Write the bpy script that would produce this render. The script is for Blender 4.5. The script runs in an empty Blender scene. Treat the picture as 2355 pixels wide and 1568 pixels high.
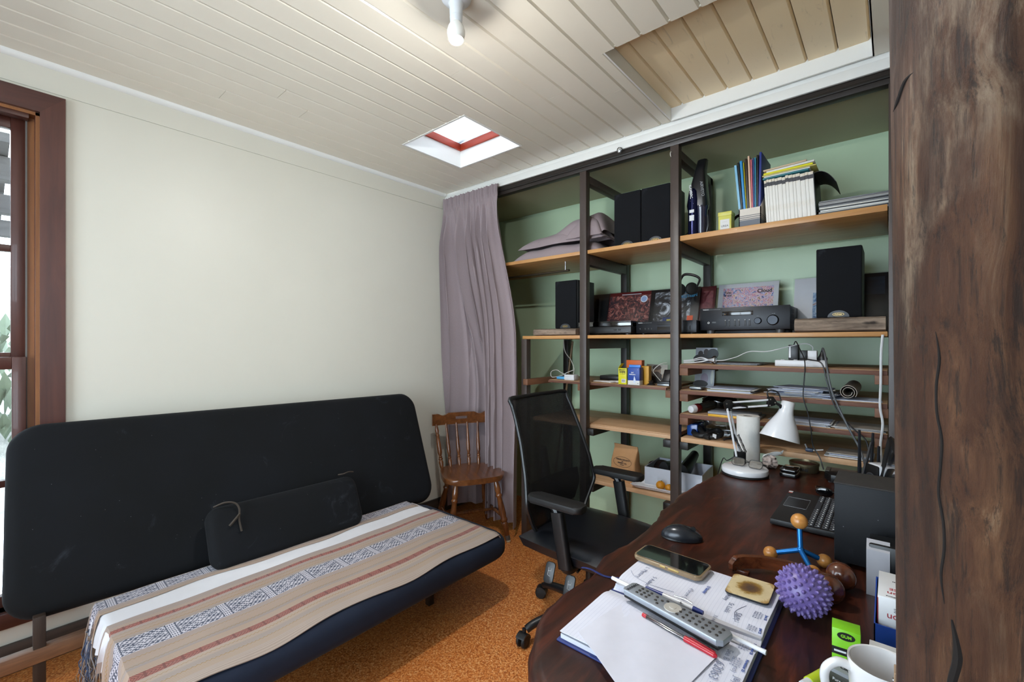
import bpy, bmesh, math, random
from mathutils import Vector, Matrix, Euler
random.seed(7)
PI = math.pi
scene = bpy.context.scene
COL = scene.collection

# ---------------------------------------------------------------- camera, world, lights, exposure
cam_d = bpy.data.cameras.new('camera'); cam = bpy.data.objects.new('camera', cam_d); COL.objects.link(cam)
cam.location = (0, 0, 1.32); cam.rotation_euler = (PI/2, 0, math.radians(40.4))
cam_d.sensor_width = 36; cam_d.lens = 1028/2355*36; cam_d.shift_y = 4/2355; cam_d.clip_start = 0.02
scene.camera = cam

world = bpy.data.worlds.new('overcast_sky'); scene.world = world; world.use_nodes = True
bg = world.node_tree.nodes['Background']
bg.inputs['Color'].default_value = (0.86, 0.93, 1.0, 1); bg.inputs['Strength'].default_value = 5.9

def area_light(name, loc, rot, sx, sy, power, color):
    d = bpy.data.lights.new(name, 'AREA'); d.shape = 'RECTANGLE'; d.size = sx; d.size_y = sy
    d.energy = power; d.color = color
    o = bpy.data.objects.new(name, d); COL.objects.link(o); o.location = loc; o.rotation_euler = rot
    return o
# daylight entering through an added fill window behind the camera and the tall window on the left
BULB_STRENGTH = 1180.0

vs = scene.view_settings
vs.view_transform = 'Standard'; vs.look = 'None'; vs.exposure = 1.24; vs.gamma = 1.0; vs.use_curve_mapping = False
scene.cycles.use_denoising = True
scene.cycles.max_bounces = 6; scene.cycles.diffuse_bounces = 4; scene.cycles.glossy_bounces = 3; scene.cycles.transparent_max_bounces = 10
scene.cycles.use_adaptive_sampling = True; scene.cycles.adaptive_threshold = 0.09; scene.cycles.adaptive_min_samples = 16; scene.cycles.caustics_reflective = False; scene.cycles.caustics_refractive = False

# ---------------------------------------------------------------- helpers
def lin(c):
    if isinstance(c, str):
        c = tuple(int(c[i:i+2], 16)/255 for i in (0, 2, 4))
    return tuple((x/12.92 if x <= .04045 else ((x+.055)/1.055)**2.4) for x in c[:3]) + (1,)

class NT:
    """small wrapper for building shader trees"""
    def __init__(s, name):
        s.m = bpy.data.materials.new(name); s.m.use_nodes = True
        s.t = s.m.node_tree; s.n = s.t.nodes; s.p = s.n['Principled BSDF']
    def node(s, typ, **kw):
        n = s.n.new(typ)
        for k, v in kw.items(): setattr(n, k, v)
        return n
    def link(s, a, b): s.t.links.new(a, b)
    def put(s, sock, v):
        if hasattr(v, 'is_output'): s.link(v, sock)
        else: sock.default_value = v
    def math(s, op, a, b=0.0, c=0.0):
        n = s.node('ShaderNodeMath', operation=op)
        s.put(n.inputs[0], a); s.put(n.inputs[1], b)
        if len(n.inputs) > 2: s.put(n.inputs[2], c)
        return n.outputs[0]
    def mix(s, f, a, b, blend='MIX'):
        n = s.node('ShaderNodeMix', data_type='RGBA', blend_type=blend)
        s.put(n.inputs[0], f); s.put(n.inputs[6], a); s.put(n.inputs[7], b)
        return n.outputs[2]
    def obj(s): return s.node('ShaderNodeTexCoord').outputs['Object']
    def uv(s): return s.node('ShaderNodeTexCoord').outputs['UV']
    def xyz(s, v):
        n = s.node('ShaderNodeSeparateXYZ'); s.link(v, n.inputs[0]); return n.outputs
    def mapping(s, v, scale=(1, 1, 1), loc=(0, 0, 0), rot=(0, 0, 0)):
        n = s.node('ShaderNodeMapping'); s.link(v, n.inputs[0])
        n.inputs['Scale'].default_value = scale; n.inputs['Location'].default_value = loc; n.inputs['Rotation'].default_value = rot
        return n.outputs[0]
    def noise(s, v, scale=5, detail=3, rough=.55, dist=0.0):
        n = s.node('ShaderNodeTexNoise'); s.link(v, n.inputs['Vector'])
        n.inputs['Scale'].default_value = scale; n.inputs['Detail'].default_value = detail
        n.inputs['Roughness'].default_value = rough; n.inputs['Distortion'].default_value = dist
        return n.outputs['Fac']
    def voro(s, v, scale=5, feature='F1', out='Distance'):
        n = s.node('ShaderNodeTexVoronoi', feature=feature); s.link(v, n.inputs['Vector']); n.inputs['Scale'].default_value = scale
        return n.outputs[out]
    def ramp(s, f, stops, interp='LINEAR'):
        n = s.node('ShaderNodeValToRGB'); s.link(f, n.inputs[0]); r = n.color_ramp; r.interpolation = interp
        while len(r.elements) < len(stops): r.elements.new(.5)
        for e, (p, c) in zip(r.elements, stops):
            e.position = p; e.color = lin(c) if isinstance(c, str) else (c, c, c, 1)
        return n.outputs[0]
    def color(s, v): s.put(s.p.inputs['Base Color'], v)
    def rough(s, v): s.put(s.p.inputs['Roughness'], v)
    def bump(s, h, strength=.2, dist=.01):
        n = s.node('ShaderNodeBump'); n.inputs['Strength'].default_value = strength; n.inputs['Distance'].default_value = dist
        s.link(h, n.inputs['Height']); s.link(n.outputs[0], s.p.inputs['Normal'])

MATS = {}
def plain(name, c, rough=.5, metal=0.0, spec=.5, coat=0.0, var=.06, scale=30, bump=0.0):
    """painted / moulded material with slight procedural mottling"""
    if name in MATS: return MATS[name]
    t = NT(name); v = t.obj(); f = t.noise(v, scale, 3)
    base = lin(c); dark = tuple(x*(1-var*2.0) for x in base[:3])+(1,)
    t.color(t.mix(f, dark, base)); t.rough(rough)
    t.p.inputs['Metallic'].default_value = metal; t.p.inputs['Specular IOR Level'].default_value = spec
    t.p.inputs['Coat Weight'].default_value = coat
    if bump: t.bump(f, bump, .004)
    MATS[name] = t.m; return t.m

def wood(name, c1, c2, axis='y', scale=1.0, rough=.55, coat=0.0, bump=.15, knots=True, c3=None):
    if name in MATS: return MATS[name]
    t = NT(name); v = t.obj()
    sc = {'x': (1.2, 14, 14), 'y': (14, 1.2, 14), 'z': (14, 14, 1.2)}[axis]
    m = t.mapping(v, tuple(k*scale for k in sc))
    g = t.noise(m, 2.2, 6, .62, .6); f2 = t.noise(t.mapping(v, tuple(k*scale*4 for k in sc)), 3.0, 4, .6)
    col = t.ramp(g, [(.30, c1), (.70, c2)])
    col = t.mix(t.math('MULTIPLY', f2, .28), col, lin(c1))
    if knots:
        k = t.voro(t.mapping(v, tuple({1.2: 2.0, 14: 6.5}[q]*scale for q in sc)), 1.0)
        kf = t.ramp(k, [(.05, 1.0), (.12, 0.0)])
        col = t.mix(kf, col, lin(c3 or c1))
    t.color(col); t.rough(rough); t.p.inputs['Coat Weight'].default_value = coat
    if bump: t.bump(g, bump, .004)
    MATS[name] = t.m; return t.m

# ---- mesh building
def B(): return bmesh.new()
def box(bm, c, s, b=0.0, seg=2, rot=None, M=None):
    r = bmesh.ops.create_cube(bm, size=1.0)['verts']
    T = Matrix.Translation(c) @ (Euler(rot).to_matrix().to_4x4() if rot else Matrix.Identity(4)) @ Matrix.Diagonal((*s, 1))
    if M: T = M @ T
    bmesh.ops.transform(bm, matrix=T, verts=r)
    if b > 0:
        es = list({e for v in r for e in v.link_edges})
        bmesh.ops.bevel(bm, geom=es, offset=b, segments=seg, profile=.5, affect='EDGES')
    return bm
def bx(bm, x0, x1, y0, y1, z0, z1, b=0.0, seg=2):
    return box(bm, ((x0+x1)/2, (y0+y1)/2, (z0+z1)/2), (x1-x0, y1-y0, z1-z0), b, seg)
def frame_at(d):
    d = Vector(d).normalized(); up = Vector((0, 0, 1)) if abs(d.z) < .95 else Vector((1, 0, 0))
    a = d.cross(up).normalized(); return a, d.cross(a).normalized()
def ring(bm, c, a, b, r, seg, ph=0.0):
    rr = r if isinstance(r, tuple) else (r, r)
    return [bm.verts.new(Vector(c)+a*math.cos(2*PI*i/seg+ph)*rr[0]+b*math.sin(2*PI*i/seg+ph)*rr[1]) for i in range(seg)]
def bridge(bm, r0, r1):
    n = len(r0)
    for i in range(n):
        bm.faces.new((r0[i], r0[(i+1) % n], r1[(i+1) % n], r1[i]))
def tube(bm, pts, r, seg=8, spline=True, sub=6, cap=True, closed=False):
    pts = [Vector(p) for p in pts]; rs = r if isinstance(r, (list, tuple)) else [r]*len(pts)
    if spline and len(pts) > 2:
        P, R = [], []; n = len(pts)
        rng = range(n) if closed else range(n-1)
        for i in rng:
            if closed: p0, p1, p2, p3 = pts[i-1], pts[i], pts[(i+1) % n], pts[(i+2) % n]; ra, rb = rs[i], rs[(i+1) % n]
            else: p0, p1, p2, p3 = pts[max(i-1, 0)], pts[i], pts[i+1], pts[min(i+2, n-1)]; ra, rb = rs[i], rs[i+1]
            for k in range(sub):
                t = k/sub
                P.append(.5*((2*p1)+(p2-p0)*t+(2*p0-5*p1+4*p2-p3)*t*t+(3*p1-p0-3*p2+p3)*t**3)); R.append(ra+(rb-ra)*t)
        if not closed: P.append(pts[-1]); R.append(rs[-1])
        pts, rs = P, R
    n = len(pts); rings = []; a = b = None
    for i, p in enumerate(pts):
        if closed: d = pts[(i+1) % n]-pts[i-1]
        else: d = pts[min(i+1, n-1)]-pts[max(i-1, 0)]
        if d.length < 1e-9: d = Vector((0, 0, 1))
        d.normalize()
        if a is None: a, b = frame_at(d)
        else:
            a = (a-d*a.dot(d))
            if a.length < 1e-6: a, b = frame_at(d)
            a.normalize(); b = d.cross(a)
        rings.append(ring(bm, p, a, b, rs[i], seg))
    for i in range(n-1): bridge(bm, rings[i], rings[i+1])
    if closed: bridge(bm, rings[-1], rings[0])
    elif cap:
        bm.faces.new(list(reversed(rings[0]))); bm.faces.new(rings[-1])
    return bm
def cyl(bm, p0, p1, r0, r1=None, seg=16):
    return tube(bm, [p0, p1], [r0, r0 if r1 is None else r1], seg, spline=False)
def lathe(bm, prof, c=(0, 0, 0), seg=24, M=None, cap=True, closed=False):
    M = M or Matrix.Translation(c); rings = []
    for r, z in prof:
        rings.append([bm.verts.new(M @ Vector((max(r, 1e-4)*math.cos(2*PI*i/seg), max(r, 1e-4)*math.sin(2*PI*i/seg), z))) for i in range(seg)])
    for i in range(len(rings)-1): bridge(bm, rings[i], rings[i+1])
    if closed: bridge(bm, rings[-1], rings[0])
    elif cap:
        bm.faces.new(list(reversed(rings[0]))); bm.faces.new(rings[-1])
    return bm
def axis_m(p0, p1):
    """matrix whose z axis runs from p0 to p1, origin p0"""
    d = (Vector(p1)-Vector(p0)).normalized(); a, b = frame_at(d)
    return Matrix.Translation(p0) @ Matrix((a, d.cross(a), d)).transposed().to_4x4()
def ball(bm, c, r, u=16, v=10, M=None):
    rr = r if isinstance(r, tuple) else (r, r, r)
    T = (M or Matrix.Identity(4)) @ Matrix.Translation(c) @ Matrix.Diagonal((*rr, 1))
    bmesh.ops.create_uvsphere(bm, u_segments=u, v_segments=v, radius=1, matrix=T); return bm
def prism(bm, poly, z0, z1, b=0.0, seg=2, M=None):
    lo = [bm.verts.new((x, y, z0)) for x, y in poly]; hi = [bm.verts.new((x, y, z1)) for x, y in poly]
    fs = [bm.faces.new(list(reversed(lo))), bm.faces.new(hi)]
    n = len(poly)
    for i in range(n): fs.append(bm.faces.new((lo[i], lo[(i+1) % n], hi[(i+1) % n], hi[i])))
    if b > 0:
        es = list({e for e in fs[1].edges} | {e for e in fs[0].edges})
        r = bmesh.ops.bevel(bm, geom=es, offset=b, segments=seg, profile=.5, affect='EDGES')
    if M: bmesh.ops.transform(bm, matrix=M, verts=bm.verts)
    return bm
def rrect(w, h, r, n=5, c=(0, 0)):
    out = []
    for cx, cy, a0 in ((w/2-r, h/2-r, 0), (-w/2+r, h/2-r, 90), (-w/2+r, -h/2+r, 180), (w/2-r, -h/2+r, 270)):
        for i in range(n+1):
            a = math.radians(a0+90*i/n); out.append((c[0]+cx+r*math.cos(a), c[1]+cy+r*math.sin(a)))
    return out
def sheet(bm, fn, nu, nv, thick=.002, uvf=None):
    """parametric sheet fn(u,v)->point with thickness, uv layer in metres via uvf"""
    P = [[Vector(fn(i/nu, j/nv)) for j in range(nv+1)] for i in range(nu+1)]
    def nrm(i, j):
        a = P[min(i+1, nu)][j]-P[max(i-1, 0)][j]; b = P[i][min(j+1, nv)]-P[i][max(j-1, 0)]
        n = a.cross(b); return n.normalized() if n.length > 1e-12 else Vector((0, 0, 1))
    N = [[nrm(i, j) for j in range(nv+1)] for i in range(nu+1)]
    top = [[bm.verts.new(P[i][j]+N[i][j]*thick/2) for j in range(nv+1)] for i in range(nu+1)]
    bot = [[bm.verts.new(P[i][j]-N[i][j]*thick/2) for j in range(nv+1)] for i in range(nu+1)]
    uvl = bm.loops.layers.uv.verify()
    def face(vs, ij):
        f = bm.faces.new(vs)
        for l, (i, j) in zip(f.loops, ij):
            l[uvl].uv = uvf(i/nu, j/nv) if uvf else (i/nu, j/nv)
    for i in range(nu):
        for j in range(nv):
            q = [(i, j), (i+1, j), (i+1, j+1), (i, j+1)]
            face([top[a][b] for a, b in q], q); face([bot[a][b] for a, b in reversed(q)], list(reversed(q)))
    edge = [(i, 0) for i in range(nu)]+[(nu, j) for j in range(nv)]+[(i, nv) for i in range(nu, 0, -1)]+[(0, j) for j in range(nv, 0, -1)]
    for k in range(len(edge)):
        a, b2 = edge[k], edge[(k+1) % len(edge)]
        face([top[a[0]][a[1]], bot[a[0]][a[1]], bot[b2[0]][b2[1]], top[b2[0]][b2[1]]], [a, a, b2, b2])
    return bm

def obj(name, bm, mat, parent=None, ang=38, smooth=True):
    bmesh.ops.recalc_face_normals(bm, faces=bm.faces)
    me = bpy.data.meshes.new(name); bm.to_mesh(me); bm.free()
    if smooth:
        for p in me.polygons: p.use_smooth = True
        me.set_sharp_from_angle(angle=math.radians(ang))
    me.materials.append(mat)
    o = bpy.data.objects.new(name, me); COL.objects.link(o)
    if parent: o.parent = parent
    return o
def thing(name, label, cat, loc=(0, 0, 0), rotz=0.0, group=None):
    o = bpy.data.objects.new(name, None); COL.objects.link(o); o.location = loc; o.rotation_euler = (0, 0, rotz); o.empty_display_size = .05
    return tag(o, label, cat, group)
def tag(o, label, cat, group=None):
    o['label'] = label; o['category'] = cat
    if group: o['group'] = group
    return o
def struct(name, bm, mat, ang=38):
    o = obj(name, bm, mat, None, ang); o['kind'] = 'structure'; return o
def sroot(name, loc=(0, 0, 0)):
    o = bpy.data.objects.new(name, None); COL.objects.link(o); o.location = loc; o['kind'] = 'structure'; return o
def base_at(o, p):
    """move a mesh object's origin to p without moving the mesh"""
    o.data.transform(Matrix.Translation(-Vector(p))); o.location = p; return o
def lettering(s, size, mat, parent, M, name='lettering', extrude=.0004, align='CENTER', bold=0.0):
    cu = bpy.data.curves.new('t', 'FONT'); cu.body = s; cu.size = size; cu.align_x = align; cu.align_y = 'CENTER'
    cu.extrude = extrude; cu.offset = bold; cu.resolution_u = 3
    tmp = bpy.data.objects.new('t', cu); me = bpy.data.meshes.new_from_object(tmp); bpy.data.objects.remove(tmp); bpy.data.curves.remove(cu)
    me.name = name; me.transform(M); me.materials.append(mat)
    o = bpy.data.objects.new(name, me); COL.objects.link(o)
    if parent: o.parent = parent
    return o
def face_m(o, right, up):
    """matrix: local x->right, y->up, z->outwards, origin o"""
    r = Vector(right).normalized(); u = Vector(up).normalized(); n = r.cross(u)
    return Matrix.Translation(o) @ Matrix((r, u, n)).transposed().to_4x4()
FRONT = lambda p: face_m(p, (1, 0, 0), (0, 0, 1))      # on a face looking towards -Y
def copy_tree(o, parent=None):
    c = o.copy(); COL.objects.link(c)
    if parent: c.parent = parent
    for ch in list(o.children): copy_tree(ch, c)
    return c
# ---------------------------------------------------------------- materials of the setting
def mat_cork():
    t = NT('cork_floor'); v = t.obj()
    a = t.voro(v, 190, out='Color'); n = t.noise(v, 90, 4, .7); g = t.noise(v, 1.6, 3, .6)
    sep = t.node('ShaderNodeSeparateColor'); t.link(a, sep.inputs[0])
    col = t.ramp(sep.outputs[0], [(0, '9a5020'), (.35, 'c97638'), (.7, 'de8e4a'), (1, 'ebb072')])
    col = t.mix(t.ramp(n, [(.35, 0.0), (.75, .55)]), col, lin('9c5222'))
    col = t.mix(t.ramp(g, [(.4, 0.0), (.75, .3)]), col, lin('b8692f'))
    t.color(col); t.rough(.42); t.bump(n, .12, .002); return t.m
def mat_paint(name, c, rough=.5, var=.03, bump=.03, streak=None):
    t = NT(name); v = t.obj(); f = t.noise(v, 3.5, 4, .6); g = t.noise(v, 160, 2, .5)
    base = lin(c); d = tuple(x*(1-var*2) for x in base[:3])+(1,)
    col = t.mix(f, d, base)
    if streak:
        s = t.noise(t.mapping(v, (9, 2.2, 9)), 2.5, 5, .7, 1.5)
        col = t.mix(t.ramp(s, [(.60, 0.0), (.72, .30)]), col, lin(streak))
    t.color(col); t.rough(rough); t.bump(g, bump, .001); return t.m
M_CORK = mat_cork()
M_WALL = mat_paint('cream_wall_paint', 'd5d2c5', .42)
M_BOARD = mat_paint('cream_board_paint', 'e4ddcd', .22, .035)
M_HATCH = mat_paint('beige_board_paint', 'efd9b2', .38, .05, .03, '7d6a50')
M_WHITE = mat_paint('white_trim_paint', 'e6e6e2', .35)
M_GREEN = mat_paint('sea_green_wall_paint', 'bcd2b0', .38, .05)
M_OLIVE = mat_paint('alcove_ceiling_paint', 'a8a284', .55, .06)
M_CASE = wood('red_brown_casing', '3f211b', '5b342a', 'z', .6, .38, .15, .05, False)
M_CASEY = wood('red_brown_casing_horizontal', '3f211b', '5b342a', 'y', .6, .38, .15, .05, False)
M_JAMB = wood('orange_brown_jamb', '7b4a26', '9a6436', 'z', .8, .5, 0, .05, False)
M_BASEB = wood('dark_baseboard', '2c2420', '4a3c33', 'y', .7, .55, 0, .1, False)
M_DARK = plain('dark_brown_paint', '453a35', .42, var=.12, scale=60, bump=.12)
M_DARKB = plain('black_brown_paint', '1d1814', .45, var=.12, scale=60, bump=.1)
M_PINE = wood('varnished_pine', 'a87440', 'c6955c', 'x', .8, .45, .1, .05, True, '6b3d1c')
M_PINER = wood('raw_pine', 'b58a63', 'd2ac86', 'x', .8, .6, 0, .08, True, '7c5130')
M_CHIP = wood('weathered_chip_board', '8a6a4c', 'b89471', 'x', 1.3, .7, 0, .2, False)
M_RUST = wood('red_brown_board_edge', '5c3a2b', '7a5040', 'x', 1.0, .6, 0, .15, False)
M_CLEAT = wood('brown_cleat', '5e3e2b', '85593e', 'y', 1.0, .6, 0, .12, False)
M_REDFR = plain('red_oxide_frame', 'a83a22', .45)

def glass_mat(name, tint='ffffff', gloss=.08, rough=.02):
    t = NT(name); t.n.remove(t.p)
    tr = t.node('ShaderNodeBsdfTransparent'); gl = t.node('ShaderNodeBsdfGlossy'); mx = t.node('ShaderNodeMixShader')
    tr.inputs[0].default_value = lin(tint); gl.inputs['Roughness'].default_value = rough
    fr = t.node('ShaderNodeFresnel'); fr.inputs[0].default_value = 1.45
    f = t.math('ADD', t.math('MULTIPLY', fr.outputs[0], .9), gloss)
    t.link(f, mx.inputs[0]); t.link(tr.outputs[0], mx.inputs[1]); t.link(gl.outputs[0], mx.inputs[2])
    t.link(mx.outputs[0], t.n['Material Output'].inputs[0]); return t.m
M_GLASS = glass_mat('window_glass', 'eef3f6', .03)
def mat_skylight():
    t = NT('weathered_skylight_sheet'); v = t.obj()
    t.n.remove(t.p)
    g = t.noise(t.mapping(v, (3, 12, 3)), 2.0, 5, .7, 1.0); band = t.ramp(t.noise(t.mapping(v, (.6, 4.5, 1), (0, .35, 0)), 2.2, 3, .6), [(.5, 0.0), (.68, 1.0)])
    col = t.mix(t.math('MULTIPLY', band, t.ramp(g, [(.35, .35), (.7, .9)])), lin('b0b2b4'), lin('474a4f'))
    tl = t.node('ShaderNodeBsdfTranslucent'); t.link(col, tl.inputs[0])
    t.link(tl.outputs[0], t.n['Material Output'].inputs[0]); return t.m

# ---------------------------------------------------------------- room shell
XL, YF, ZC, XR, YN = -2.69, 2.98, 2.49, 0.62, -1.35
YP = 2.36                                  # plane of the shelf posts
struct('floor', bx(B(), XL-.3, XR+.15, YN-.15, YF+.12, -.06, 0), M_CORK)
# left wall: two sheets with a joint groove, opening for the tall window
WY0, WY1, WZ0, WZ1 = -1.05, .142, .25, 2.27
w = B()
for z0, z1 in ((0, 2.366), (2.370, ZC+.02)):
    if z0 == 0:
        bx(w, XL-.09, XL, WY1, YF, 0, z1); bx(w, XL-.09, XL, YN, WY0, 0, z1)
        bx(w, XL-.09, XL, WY0, WY1, 0, WZ0); bx(w, XL-.09, XL, WY0, WY1, WZ1, z1)
    else: bx(w, XL-.09, XL, YN, YF, z0, z1)
bx(w, XL-.09, XL-.004, YN, YF, 2.366, 2.370)
struct('wall_left', w, M_WALL)
w = B(); bx(w, XL-.09, XR+.1, YF, YF+.08, 0, 2.62); struct('wall_far', w, M_GREEN)
RY0, RY1, RZ0, RZ1 = -1.10, .05, 1.0, 2.25              # unseen window added to the right wall to bring light from the right
w = B(); bx(w, XR, XR+.09, RY1, YF, 0, 2.62); bx(w, XR, XR+.09, YN, RY0, 0, 2.62); bx(w, XR, XR+.09, RY0, RY1, 0, RZ0); bx(w, XR, XR+.09, RY0, RY1, RZ1, 2.62)
struct('wall_right', w, M_WALL)
r = sroot('added_window_right'); f = B()
for y in (RY0+.03, (RY0+RY1)/2, RY1-.03): bx(f, XR-.01, XR+.07, y-.03, y+.03, RZ0, RZ1)
bx(f, XR-.01, XR+.07, RY0, RY1, RZ0, RZ0+.06); bx(f, XR-.01, XR+.07, RY0, RY1, RZ1-.06, RZ1)
obj('window_frame', f, M_CASE, r); obj('pane', bx(B(), XR+.046, XR+.05, RY0+.03, RY1-.03, RZ0+.05, RZ1-.05), M_GLASS, r)
# wall behind the camera, with a wide unseen window added for fill light
NX0, NX1, NZ0, NZ1 = -2.35, -.12, .45, 2.3
w = B(); bx(w, XL-.09, NX0, YN-.09, YN, 0, 2.62); bx(w, NX1, XR+.09, YN-.09, YN, 0, 2.62)
bx(w, NX0, NX1, YN-.09, YN, 0, NZ0); bx(w, NX0, NX1, YN-.09, YN, NZ1, 2.62)
struct('wall_near', w, M_WALL)
r = sroot('added_window_rear'); f = B()
for x in (NX0, (NX0+NX1)/2, NX1): bx(f, x-.03, x+.03, YN-.07, YN+.01, NZ0, NZ1)
bx(f, NX0, NX1, YN-.07, YN+.01, NZ0, NZ0+.06); bx(f, NX0, NX1, YN-.07, YN+.01, NZ1-.06, NZ1)
obj('window_frame', f, M_CASE, r); obj('pane', bx(B(), NX0+.03, NX1-.03, YN-.05, YN-.046, NZ0+.05, NZ1-.05), M_GLASS, r)

# alcove ceiling and closing pieces
struct('ceiling_alcove', bx(B(), XL, XR, YP+.05, YF, 2.40, 2.42), M_OLIVE)
# main ceiling: backing with holes, lining boards as pieces
SX0, SX1, SY0, SY1 = -2.195, -1.685, 1.60, 2.05      # skylight opening
HX0, HX1, HY0, HY1 = -.885, -.062, 1.617, 2.335      # raised hatch
c = B()
for x0, x1, y0, y1 in ((XL-.09, SX0-.012, YN-.09, YF), (SX1+.012, XR+.09, YN-.09, YF), (SX0-.012, SX1+.012, YN-.09, SY0-.012), (SX0-.012, SX1+.012, SY1+.012, YF)):
    bx(c, x0, x1, y0, y1, 2.575, 2.62)
ceil = struct('ceiling', c, M_WHITE)
def lining_board(x0, x1, y0, y1, z, mat=M_BOARD):
    g = .0075; h = .016; x1 = x1-.0040
    poly = [(x0, z+h), (x0, z+.003), (x0+.0012, z), (x1-g, z), (x1, z+.0100), (x1, z+h)]
    bm = B(); a = [bm.verts.new((x, y0, zz)) for x, zz in poly]; b = [bm.verts.new((x, y1, zz)) for x, zz in poly]
    bm.faces.new(a); bm.faces.new(list(reversed(b)))
    for i in range(6): bm.faces.new((a[i], b[i], b[(i+1) % 6], a[(i+1) % 6]))
    return obj('board', bm, mat, ceil, smooth=False)
PITCH = .1085; x = -2.6765
joints = {2: .72, 3: 1.05, 4: .9, 11: 1.32, 13: 1.75, 15: 1.9, 18: 1.1}
k = 0; YE = YP-.012
while x < XR:
    x1 = min(x+PITCH, XR)
    segs = [(x, x1, YN, YE)]
    for ox0, ox1, oy0, oy1 in ((SX0-.012, SX1+.012, SY0-.012, SY1+.012), (HX0, HX1, HY0, YE)):
        out = []
        for a0, a1, b0, b1 in segs:
            if a1 <= ox0+.001 or a0 >= ox1-.001 or b1 <= oy0 or b0 >= oy1: out.append((a0, a1, b0, b1)); continue
            out.append((a0, a1, b0, oy0))
            if b1 > oy1+.002: out.append((a0, a1, oy1, b1))
            if a0 < ox0-.004: out.append((a0, ox0, oy0, oy1))
            if a1 > ox1+.004: out.append((ox1, a1, oy0, oy1))
        segs = out
    for a0, a1, b0, b1 in segs:
        j = joints.get(k)
        if j and b0 < j-.1 and b1 > j+.1:
            lining_board(a0, a1, b0, j-.0008, ZC); lining_board(a0, a1, j+.0008, b1, ZC)
        else: lining_board(a0, a1, b0, b1, ZC)
    x = x1; k += 1
# boards inside the raised hatch and its white reveals
x = HX0+.062
lining_board(HX0, x, HY0-.05, HY1+.04, 2.552, M_HATCH)
while x < HX1:
    x1 = min(x+PITCH, HX1+.02); lining_board(x, x1, HY0-.05, HY1+.04, 2.552, M_HATCH); x = x1
f = B(); bx(f, HX0-.006, HX0, HY0, YE, ZC, 2.565); bx(f, HX1, HX1+.006, HY0, YE, ZC, 2.565); bx(f, HX0, HX1, HY1-.004, HY1+.006, ZC-.004, 2.565)
obj('hatch_reveal', f, M_WHITE, ceil); 
f = B(); bx(f, HX0, HX1, HY0-.006, HY0, ZC+.004, 2.565); obj('hatch_reveal', f, M_BOARD, ceil)
# cornice bead along the left wall, white strip over the posts
f = B(); n = 6
poly = [(XL, ZC), (XL, ZC-.022)]+[(XL+.020*math.sin(a*PI/2/n), ZC-.020*math.cos(a*PI/2/n)-.002) for a in range(n+1)]+[(XL+.02, ZC)]
a = [f.verts.new((p, YN, q)) for p, q in poly]; b = [f.verts.new((p, YP-.02, q)) for p, q in poly]
f.faces.new(a); f.faces.new(list(reversed(b)))
for i in range(len(poly)): f.faces.new((a[i], b[i], b[(i+1) % len(poly)], a[(i+1) % len(poly)]))
struct('trim_1', f, M_WHITE)
f = B(); bx(f, XL, .25, YP-.014, YP+.002, 2.424, 2.468, .002); bx(f, XL, .25, YP-.006, YP+.004, 2.466, 2.50, .001)
struct('trim_2', f, M_WHITE)
struct('baseboard_left', bx(B(), XL, XL+.018, YN, YF, 0, .118, .003), M_BASEB)

# skylight (window_3): white shaft, red frame, weathered sheet
r = sroot('window_3')
f = B()
bx(f, SX0-.012, SX0, SY0-.012, SY1+.012, ZC-.002, 2.598); bx(f, SX1, SX1+.012, SY0-.012, SY1+.012, ZC-.002, 2.598)
bx(f, SX0, SX1, SY0-.012, SY0, ZC-.002, 2.598); bx(f, SX0, SX1, SY1, SY1+.012, ZC-.002, 2.598)
obj('shaft', f, M_WHITE, r)
f = B(); bx(f, SX0-.03, SX0+.012, SY0-.03, SY1+.03, 2.596, 2.64, .002); bx(f, SX1-.012, SX1+.03, SY0-.03, SY1+.03, 2.596, 2.64, .002)
bx(f, SX0+.012, SX1-.012, SY1-.012, SY1+.03, 2.596, 2.64, .002); bx(f, SX0+.012, SX1-.012, SY0-.03, SY0+.012, 2.596, 2.64, .002)
obj('window_frame', f, M_REDFR, r)
obj('pane', bx(B(), SX0-.03, SX1+.03, SY0-.03, SY1+.03, 2.64, 2.646), mat_skylight(), r)
M_SMUDGE = plain('grey_smudge', 'b9bcbd', .8)

# window_1, tall sash window on the left wall
r = sroot('window_1')
CW = .075
def casing(poly, mat):
    bm = B(); a = [bm.verts.new((XL, y, z)) for y, z in poly]; b = [bm.verts.new((XL+.018, y, z)) for y, z in poly]
    bm.faces.new(a); bm.faces.new(list(reversed(b)))
    for i in range(4): bm.faces.new((a[i], b[i], b[(i+1) % 4], a[(i+1) % 4]))
    obj('casing', bm, mat, r, smooth=False)
casing([(WY1, WZ0-.06), (WY1+CW, WZ0-.06), (WY1+CW, WZ1+CW+.008), (WY1, WZ1)], M_CASE)
casing([(WY0-CW, WZ0-.06), (WY0, WZ0-.06), (WY0, WZ1), (WY0-CW, WZ1+CW+.008)], M_CASE)
casing([(WY0, WZ1), (WY1, WZ1), (WY1+CW, WZ1+CW+.008), (WY0-CW, WZ1+CW+.008)], M_CASEY)
obj('window_sill', bx(B(), XL-.10, XL+.03, WY0-CW, WY1+CW, WZ0-.06, WZ0, .003), M_CASEY, r)
f = B(); bx(f, XL-.11, XL-.001, WY1-.012, WY1, WZ0, WZ1); bx(f, XL-.11, XL-.001, WY0, WY0+.012, WZ0, WZ1); bx(f, XL-.11, XL-.001, WY0, WY1, WZ1-.012, WZ1)
obj('jamb', f, M_JAMB, r)
f = B(); bx(f, XL-.045, XL-.002, WY1-.013, WY1-.0005, WZ0, WZ1-.012, .002); bx(f, XL-.045, XL-.002, WY0+.012, WY1-.03, WZ1-.032, WZ1-.012, .002)
obj('stop_bead', f, M_CASE, r)
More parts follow.
